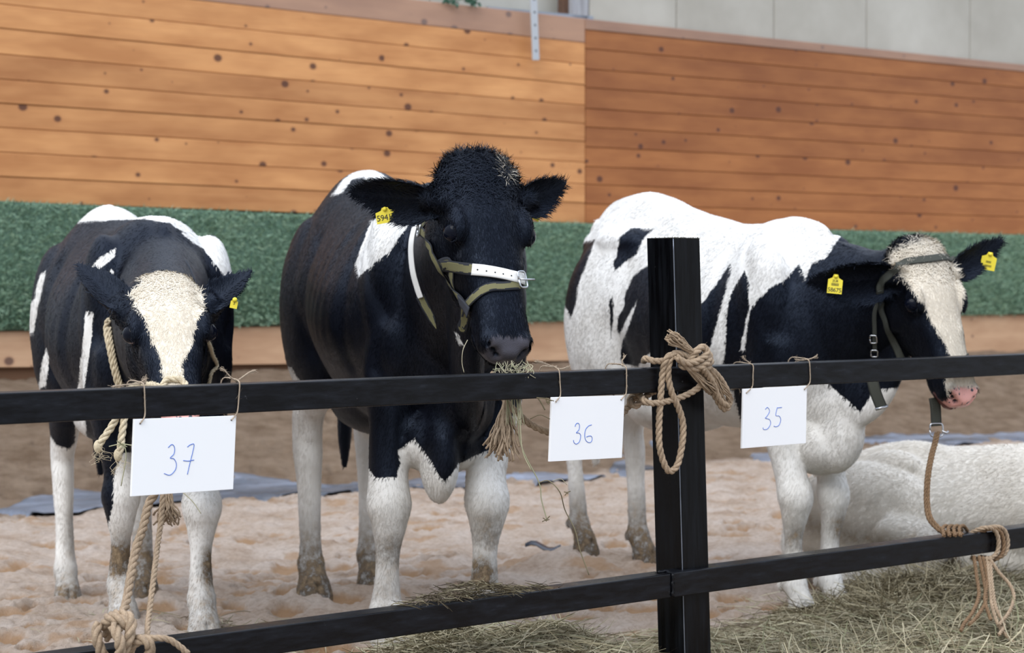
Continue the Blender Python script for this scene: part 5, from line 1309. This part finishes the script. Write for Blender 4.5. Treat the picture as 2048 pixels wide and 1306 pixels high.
for c_ in ((196, 893), (236, 910)):
    V, Q, T = ellipsoid_np(P(*c_, Y3 - .02), (.0100, .0100, .015)); acc.add(V, Q, T)
    fray_acc(acc, P(c_[0], c_[1] - 4, Y3 - .02), P(c_[0] + 8, c_[1] + 34, Y3 - .03), 14, .03, .00035, .012)
acc.build('frayed_end', M_SISAL, h37)['kind'] = 'stuff'

# ---- ear tags
def ear_tag(cw, px, py, w, h, roll, text, nrm, Yoff, label, small=None, Y=None):
    o = Vector((0, 0, CAM_Z)); loc, n, i, d = cw.bvh.ray_cast(o, ray(px, py).normalized())
    Yp = Y or ((loc.y if loc else cw.earinfo[0][0][1]) - Yoff)
    c = np.array(P(px, py, Yp)); nrm = norm3(nrm); up_ = norm3(np.array([math.sin(roll), 0, math.cos(roll)]) - nrm * np.dot([math.sin(roll), 0, math.cos(roll)], nrm)); rt = np.cross(up_, nrm)
    te = child_empty('ear_tag', c, cw.root, label)
    out = [(-.5, -.5), (.5, -.5), (.5, .3), (.22, .42), (.14, .62), (-.14, .62), (-.22, .42), (-.5, .3)]
    bm = bmesh.new(); f = [bm.verts.new(Vector(c + rt * x * w + up_ * y * h + nrm * .0012)) for x, y in out]; k = [bm.verts.new(v.co - Vector(nrm) * .0024) for v in f]
    bm.faces.new(f); bm.faces.new(k[::-1])
    for i in range(8): bm.faces.new((f[i], k[i], k[(i + 1) % 8], f[(i + 1) % 8]))
    bm_obj('tag_plate', bm, M_YELLOW, te)
    def txt(s, size, dy, nm):
        cu = bpy.data.curves.new(nm, 'FONT'); cu.body = s; cu.size = size; cu.align_x = 'CENTER'; cu.align_y = 'CENTER'; cu.extrude = .0002; cu.space_character = .9; cu.resolution_u = 2
        tmp = bpy.data.objects.new(nm, cu); C.objects.link(tmp); me = bpy.data.meshes.new_from_object(tmp.evaluated_get(bpy.context.evaluated_depsgraph_get())); bpy.data.objects.remove(tmp)
        me.materials.clear(); me.materials.append(M_INK)
        to = bpy.data.objects.new(nm, me); C.objects.link(to); to.parent = te
        to.matrix_local = Matrix.Translation(Vector(nrm * .0018 + up_ * dy * h)) @ Matrix((rt, up_, nrm)).transposed().to_4x4()
    def txt_old(s, size, dy, nm):
        cu = bpy.data.curves.new(nm, 'FONT'); cu.body = s; cu.size = size; cu.align_x = 'CENTER'; cu.align_y = 'CENTER'; cu.extrude = .0002; cu.materials.append(M_INK); cu.space_character = .9
        to = bpy.data.objects.new(nm, cu); C.objects.link(to); to.parent = te
        to.matrix_local = Matrix.Translation(Vector(nrm * .0018 + up_ * dy * h)) @ Matrix((rt, up_, nrm)).transposed().to_4x4()
    if text: txt(text, w * .42, -.30 if h > w else -.12, 'printed_number')
    if small:
        for s, sz, dy in small: txt(s, sz * w, dy, 'small_print')
    V, Q, T = ellipsoid_np(c + up_ * h * .5 + nrm * .003, (.006, .006, .006)); mesh_np('pin', V, [Q, T], M_YELLOW, te)
ear_tag(cow35, 1670, 570, .044, .052, .10, '58675', (-.1, -1, .05), .035, 'yellow ear tag printed 58675', small=[('IIIIIIIIII', .26, .02), ('ZUR', .22, .22)])
ear_tag(cow35, 1977, 524, .046, .050, .22, None, (-.3, -.95, -.1), .012, 'yellow ear tag seen from behind', small=[('IIIIIIII', .22, .0), ('00000', .22, -.25)])
ear_tag(cow36, 772, 432, .052, .036, -.16, '59413', (-.05, -1, .0), .008, 'yellow ear tag printed 59413')
ear_tag(cow36, 1072, 432, .024, .022, .5, None, (.1, -1, 0), -.03, 'edge of a yellow ear tag', Y=5.24)
ear_tag(cow37, 468, 608, .018, .022, .2, None, (.1, -1, 0), .006, 'small yellow ear tag', small=[('3', .5, .05)])

# ---- number cards
M_CARD, N, L, b = mat_new('white_foam_board', (0.90, 0.90, 0.90), 0.55)
M_PEN, *_ = mat_new('blue_pen', (0.055, 0.15, 0.55), 0.5)
def tr(pts, sx, ox, oy): return [(x / sx + ox, y / sx + oy) for x, y in pts]
cards = [('37', [(268.6,838.5),(472.7,831.3),(466.5,978.5),(262.4,993)], [[(280.5,847),(287,838),(290,828),(289.5,800),(288,771),(288,766)], [(463,840),(470,832),(475,822),(478,790),(479,766),(478,760)]],
   [((288,766),[(270,768),(248,770),(225,773)]),((288,766),[(292,760),(284,762),(293,757)]),((474,762),[(462,755),(450,742),(443,737)]),((474,762),[(488,752),(500,744),(511,741)])],
   [tr([(572,1005),(590,990),(603,1005),(600,1035),(582,1055),(600,1060),(612,1085),(605,1115),(580,1138),(552,1130)],2.42,100,480), tr([(665,1002),(680,991),(697,990),(690,1030),(675,1090),(665,1135)],2.42,100,480), tr([(645,1068),(670,1070),(697,1065)],2.42,100,480)]),
 ('36', [(1104,794.5),(1249.5,791),(1244,915.6),(1099,923.3)], [[(1112,803.5),(1117,797),(1121,789),(1120,765),(1118,741),(1117,736)], [(1242.5,799.5),(1248,793),(1252.5,785),(1253,760),(1252,735),(1250,731)]],
   [((1112,734),[(1100,731),(1086,726),(1070,723)]),((1112,734),[(1120,738),(1130,736),(1138,734)]),((1246,730),[(1238,728),(1230,728),(1223,727)]),((1246,730),[(1244,722),(1248,716),(1251,711)])],
   [tr([(1105,770),(1115,745),(1135,735),(1150,755),(1145,800),(1118,832),(1145,835),(1162,860),(1150,920),(1118,945),(1095,930),(1090,905)],5.024,930,700), tr([(1272,752),(1240,765),(1212,800),(1203,850),(1210,900),(1235,927),(1265,925),(1278,895),(1270,868),(1245,865),(1220,875)],5.024,930,700)]),
 ('35', [(1487,778),(1614,771.5),(1612,886.5),(1484,897)], [[(1493,786),(1499,780),(1505,772),(1506,750),(1506,731),(1504,728)], [(1609,779),(1615,772),(1620,763),(1620,742),(1618,722),(1616,718)]],
   [((1503,730),[(1497,724),(1490,720),(1486,714)]),((1503,730),[(1500,734),(1498,738),(1502,742)]),((1614,719),[(1606,720),(1598,720),(1591,719)]),((1614,719),[(1622,717),(1628,715),(1634,712)])],
   [tr([(258,277),(268,268),(278,285),(265,310),(258,318),(278,325),(282,345),(268,368),(250,370),(247,362)],2.332,1420,700), tr([(335,268),(318,270),(313,272),(307,305),(322,308),(330,325),(322,350),(308,358),(297,355)],2.332,1420,700)])]
for num, cor, twines, tails_, strokes in cards:
    k = [on_plane(x, y, along(1345, .5) + FN * .012, FN) for x, y in cor]; cen = sum(k, Vector()) / 4
    ce = empty('number_card', cen, {'37': 'white card hanging below the left heifer\'s head, handwritten blue 37', '36': 'white card just left of the post with handwritten blue 36', '35': 'white card right of the post with handwritten blue 35'}[num], 'number card', 'number cards on the upper rail')
    bm = bmesh.new(); f = [bm.verts.new(p) for p in k]; bk = [bm.verts.new(p - FN * .006) for p in k]
    bm.faces.new(f); bm.faces.new(bk[::-1])
    for i in range(4): bm.faces.new((f[i], bk[i], bk[(i + 1) % 4], f[(i + 1) % 4]))
    bm_obj('card', bm, M_CARD, ce, bevel=.0006)
    for i, s in enumerate(strokes):
        acc = Acc(); c = catmull(np.array([tuple(on_plane(x, y, along(1345, .5) + FN * .0122, FN)) for x, y in s]), 8)
        T, Nf, B = frames(c); acc.tube(c, .0009, 5); acc.build('pen_stroke', M_PEN, ce)
    for tw in twines:
        pts = [on_plane(x, y, along(1345, .5) + FN * (.014 if j < 2 else .0025), FN) for j, (x, y) in enumerate(tw)]
        pts[-1] = pts[-1] - FN * .012 + Vector((0, 0, .0015))
        acc = Acc(); rope_acc(acc, [p for p in pts], .0014, fuzz=30); 
        back = [pts[-1], pts[-1] - FN * .05, pts[-1] - FN * .064 - Vector((0, 0, .03)), pts[-1] - FN * .066 - Vector((0, 0, .07)), pts[0] - FN * .03 + Vector((0, 0, .012)), pts[0] - FN * .022]
        rope_acc(acc, back, .0014, fuzz=20); acc.build('twine', M_TWINE, ce)
        hole = on_plane(tw[0][0], tw[0][1], along(1345, .5) + FN * .0124, FN)
        V, Q, T = ellipsoid_np((0, 0, 0), (.0022, .0022, .0005), np.array(Vector((0, 0, 1)).rotation_difference(FN).to_matrix()), 6); mesh_np('hole', V + np.array(hole), [Q, T], M_INK, ce)
    for (sx, sy), t in tails_:
        pts = [on_plane(x, y, along(1345, .5) - FN * .012, FN) for x, y in [(sx, sy)] + t]; acc = Acc(); rope_acc(acc, pts, .0015, fuzz=60)
        fray_acc(acc, pts[-2], pts[-1] + (pts[-1] - pts[-2]) * .3, 6, .004, .0004, .002)
        V, Q, T = ellipsoid_np(pts[0], (.004, .004, .0035), n=8); acc.add(V, Q, T); acc.build('twine_knot', M_TWINE, ce)
# ------------------------------------------------------------ hay
m, N, L, b = mat_new('hay_stalk', (0.4, 0.36, 0.2), 0.7, 0, 0.25)
r1 = ramp(N, [(0.0, (0.06, 0.045, 0.025)), (0.25, (0.17, 0.14, 0.08)), (0.5, (0.33, 0.29, 0.19)), (0.7, (0.46, 0.41, 0.29)), (0.85, (0.25, 0.26, 0.15)), (1.0, (0.60, 0.54, 0.37))]); L.new(attr(N, 'tint'), r1.inputs[0]); L.new(r1.outputs[0], b.inputs['Base Color'])
M_HAY = m
m, N, L, b = mat_new('hay_mat', (0.15, 0.12, 0.06), 0.95, 0, 0.1)
n1 = noise(N, L, 60, 5, mapping(N, L, (1, 1, 1)), .7); r1 = ramp(N, [(0.35, (0.05, 0.035, 0.018)), (0.65, (0.22, 0.19, 0.10))]); L.new(n1.outputs['Fac'], r1.inputs[0]); L.new(r1.outputs[0], b.inputs['Base Color']); bump(N, L, b, n1.outputs['Fac'], 1, .02)
M_HAYB = m
def stalks(name, root, lean_up, lmin, lmax, tint_mu, parent=None, w=.0013, curl=.35, dirs=None):
    n = len(root); an = rng.uniform(0, 2 * np.pi, n); el = np.abs(rng.normal(0, 1, n)) * lean_up - .08
    d = np.stack([np.cos(an) * np.cos(el), np.sin(an) * np.cos(el), np.sin(el)], 1)
    if dirs is not None: d = norm_rows(d * .6 + dirs)
    ln = rng.uniform(lmin, lmax, n) ** 1.0; bend = rng.normal(size=(n, 3)) * curl; bend[:, 2] -= .15
    t = np.linspace(-.5, .5, 5)
    pts = root[:, None] + d[:, None] * (t[None, :, None] * ln[:, None, None]) + bend[:, None] * ((t ** 2 - .1)[None, :, None] * ln[:, None, None])
    tang = norm_rows((d[:, None] + bend[:, None] * 2 * t[None, :, None]).reshape(-1, 3)).reshape(n, 5, 3)
    r_ = norm_rows(rng.normal(size=(n, 3))); sd = np.cross(tang, r_[:, None]); sd /= np.linalg.norm(sd, axis=2)[..., None] + 1e-9
    wd = (rng.uniform(.6, 1.5, n) * w)[:, None, None] * np.array([.7, 1, 1, .9, .4])[None, :, None]
    V = np.stack([pts - sd * wd, pts + sd * wd], 2).reshape(-1, 3)
    b0 = (np.arange(n)[:, None] * 10 + np.arange(4)[None, :] * 2).ravel()
    tint = np.clip(rng.normal(tint_mu, .2, n), 0, 1)
    o = mesh_np(name, V, np.stack([b0, b0 + 1, b0 + 3, b0 + 2], 1), M_HAY, parent, attrs={'tint': np.repeat(tint, 10)}); o['kind'] = 'stuff'; return o
SP = lambda px: (along(px) - along(1345)).dot(FD)
def to_st(X, Y):
    a = along(1345); dx, dy = X - a.x, Y - a.y
    return dx * FD.x + dy * FD.y, -(dx * FN.x + dy * FN.y)        # along the fence, behind its front
def fxy(s, t):
    a = along(1345); return a.x + s * FD.x - t * FN.x, a.y + s * FD.y - t * FN.y
def hay_heap(label, blobs, n, srange, trange, tint, lmin=.06, lmax=.26, up=.28, dark=True):
    def H(s, t):
        z = np.zeros_like(s)
        for s0, t0, rs, rt, hh in blobs: z = np.maximum(z, hh * np.exp(-(np.abs((s - s0) / rs) ** 2.6 + np.abs((t - t0) / rt) ** 2.6)))
        return z * (.78 + .9 * fbm(s * 7, t * 7, 3, 91) + .25)
    gs, gt_ = np.meshgrid(np.linspace(*srange, 150), np.linspace(*trange, 70), indexing='ij'); hz = H(gs.ravel(), gt_.ravel()); X, Y = fxy(gs.ravel(), gt_.ravel())
    gz, _, _ = ground_z(X, Y); V = np.stack([X, Y, gz + hz - .022], 1); ii, jj = np.meshgrid(np.arange(149), np.arange(69), indexing='ij'); b0 = (ii * 70 + jj).ravel(); Qf = np.stack([b0, b0 + 1, b0 + 71, b0 + 70], 1)
    keep = hz[Qf].max(1) > .012; used = np.unique(Qf[keep]); remap = -np.ones(len(V), int); remap[used] = np.arange(len(used))
    c = V[used].mean(0); root = empty('hay_pile', (c[0], c[1], 0), label, 'hay', kind='stuff')
    o = mesh_np('packed_hay', V[used], remap[Qf[keep]], M_HAYB, root); o['kind'] = 'stuff'
    s = rng.uniform(*srange, n * 4); t = rng.uniform(*trange, n * 4); h_ = H(s, t); k = rng.random(n * 4) < np.clip(h_ / .06, .0, 1) ** .8; s, t, h_ = s[k][:n], t[k][:n], h_[k][:n]
    X, Y = fxy(s, t); gz, _, _ = ground_z(X, Y); Rr = np.stack([X, Y, gz + h_ - rng.random(len(X)) ** 2 * .03 + .004], 1)
    stalks('stalks', Rr, up, lmin, lmax, tint, root); return root
hay_heap('pile of grey green hay under the lower rail left of the post', [(SP(1080), .18, .42, .26, .17), (SP(860), .14, .45, .22, .11), (SP(1200), .25, .2, .25, .10), (SP(720), .1, .3, .15, .05)], 15000, (SP(640), SP(1330)), (-.25, .65), .5)
hay_heap('wide bed of hay along the fence right of the post', [(SP(1510), .25, .28, .34, .022), (SP(1720), .25, .40, .36, .024), (SP(1980), .15, .40, .40, .05), (SP(2200), .1, .45, .4, .09)], 20000, (SP(1415), SP(2400)), (-.55, .62), .55, up=.17)
hay_heap('darker loose hay heaped against the lying white cow', [(SP(1960), .36, .20, .18, .055), (SP(2110), .40, .34, .22, .10)], 12000, (SP(1780), SP(2350)), (.15, .8), .36, lmax=.3, up=.4)
# hay on the lower rail
n = 480; s = rng.normal(0, .11, n) + SP(965); s = s[(s > SP(815)) & (s < SP(1150))]; n = len(s); t = rng.uniform(.0, .07, n); X, Y = fxy(s, t)
hh = .035 * np.exp(-((s - SP(960)) / .12) ** 2); Rr = np.stack([X, Y, .311 + rng.random(n) * hh], 1)
o = stalks('hay_clump', Rr, .16, .02, .09, .05, w=.0009); tag(o, 'thin clump of brown hay lying on the lower rail under the middle heifer', 'hay', kind='stuff')
# stray stalks on the sawdust
n = 520; px_ = np.concatenate([rng.uniform(60, 760, 170), rng.normal(500, 60, 120), rng.uniform(1430, 1760, 230)]); Yd = np.concatenate([rng.uniform(4.6, 6.3, 170), rng.uniform(5.6, 5.95, 120), rng.uniform(5.7, 6.7, 230)])
X = (px_ - 1024) / F * Yd; gz, _, _ = ground_z(X, Yd); o = stalks('stray_hay', np.stack([X, Yd, gz + .008], 1), .2, .04, .16, .5); tag(o, 'stray hay stalks strewn over the pale sawdust', 'hay', kind='stuff')
# tall stalks standing out of the right bed
n = 260; s = rng.uniform(SP(1430), SP(2100), n); t = rng.uniform(-.3, .12, n); X, Y = fxy(s, t); gz, _, _ = ground_z(X, Y); o = stalks('tall_stalks', np.stack([X, Y, gz + .07], 1), .5, .08, .18, .7, w=.0013, curl=.5, dirs=np.tile([0, 0, .8], (n, 1))); tag(o, 'long pale stalks sticking up from the hay right of the post', 'hay', kind='stuff')
# hay in the mouth of the middle heifer and hanging below it
acc = Acc()
def stalk(pts, r=.0010, tint=.7): acc.tube(catmull(np.array([tuple(p) for p in pts]), 6), r, 4, tint=tint)
Ym = 4.80
for i in range(46):
    x0 = random.uniform(992, 1062); y0 = random.uniform(720, 742); stalk([P(x0, y0, Ym + .06), P(x0 + random.uniform(-14, 14), y0 + random.uniform(4, 20), Ym), P(x0 + random.uniform(-20, 14), y0 + random.uniform(6, 28), Ym - .02)], .0009, random.uniform(.4, 1))
for i in range(16):
    x0 = random.uniform(1012, 1042); stalk([P(x0, 750, Ym), P(x0 + random.uniform(-8, 6), 800, Ym), P(x0 + random.uniform(-4, 14), 850, Ym)], .0010, random.uniform(.6, 1))
stalk([P(1036, 800, Ym), P(1038, 870, Ym), P(1050, 910, Ym), P(1078, 965, Ym), P(1083, 1000, Ym), P(1094, 1040, Ym)], .0014, .8)
stalk([P(1040, 800, Ym), P(1041, 860, Ym), P(1046, 905, Ym), P(1062, 940, Ym)], .0014, .95)
stalk([P(1078, 965, Ym), P(1098, 962, Ym), P(1120, 985, Ym), P(1130, 1020, Ym + .1), P(1150, 1060, Ym + .1), P(1160, 1100, Ym + .1), P(1178, 1150, Ym + .1)], .0013, .3)
stalk([P(1104, 962, Ym), P(1122, 958, Ym), P(1134, 970, Ym)], .0008, .5); stalk([P(1060, 838, Ym), P(1080, 830, Ym), P(1100, 838, Ym)], .0011, .15)
stalk([P(1075, 795, Ym), P(1082, 805, Ym), P(1090, 820, Ym)], .0016, .15); stalk([P(1060, 794, Ym), P(1090, 797, Ym), P(1103, 802, Ym)], .0012, .2)
for i in range(24):
    x0, y0 = random.choice([(1100, 800), (1095, 805), (1128, 975), (1134, 985), (1040, 840), (1092, 1040)]); stalk([P(x0, y0, Ym), P(x0 + random.uniform(-8, 8), y0 + random.uniform(-8, 8), Ym)], .0012, .2)
o = acc.build('hay_wisp', M_HAY); tag(o, 'wisps of hay hanging from the middle heifer\'s mouth past the upper rail', 'hay', kind='stuff')
acc = Acc(); stalk([P(935, 680, 4.82), P(926, 700, 4.8), P(924, 725, 4.8), P(928, 745, 4.8)], .0011, .6)
o = acc.build('hay_stalk', M_HAY); tag(o, 'single curved hay stalk under the middle heifer\'s jaw', 'hay')
acc = Acc(); stalk([P(218, 893, 4.5), P(243, 888, 4.5), P(270, 892, 4.5)], .0012, .9); stalk([P(248, 886, 4.5), P(252, 915, 4.5), P(242, 972, 4.5)], .0012, .9); stalk([P(366, 985, 4.4), P(386, 1004, 4.4), P(402, 1027, 4.4)], .0010, .95)
for i in range(14): stalk([P(243, 889, 4.5), P(243 + random.uniform(-12, 12), 889 + random.uniform(-9, 12), 4.49)], .0008, .9)
o = acc.build('hay_stalk', M_HAY); tag(o, 'pale hay stalks caught on the rope end left of card 37', 'hay', kind='stuff')
# scrap of dark plastic on the sawdust
d = ray(1085, 1125); t = CAM_Z / -d.z; c = Vector((0, 0, CAM_Z)) + d * t; gz = float(ground_z(np.array([c.x]), np.array([c.y]))[0][0])
V = []
for i in range(7):
    x = (i - 3) * .022; z = gz + .02 + .012 * math.sin(i * 1.1); V += [(c.x + x, c.y - x * .5 - .02 * (3.2 - abs(i - 3)) / 3, z), (c.x + x, c.y - x * .5 + .03 * (3.2 - abs(i - 3)) / 3, z + .012)]
m_, *_ = mat_new('dark_plastic', (0.03, 0.035, 0.05), .25)
o = mesh_np('plastic_scrap', np.array(V), np.array([[2 * i, 2 * i + 2, 2 * i + 3, 2 * i + 1] for i in range(6)]), m_); sm_ = o.modifiers.new('t', 'SOLIDIFY'); sm_.thickness = .004
tag(o, 'small curled scrap of dark plastic on the sawdust between middle heifer and post', 'plastic scrap')
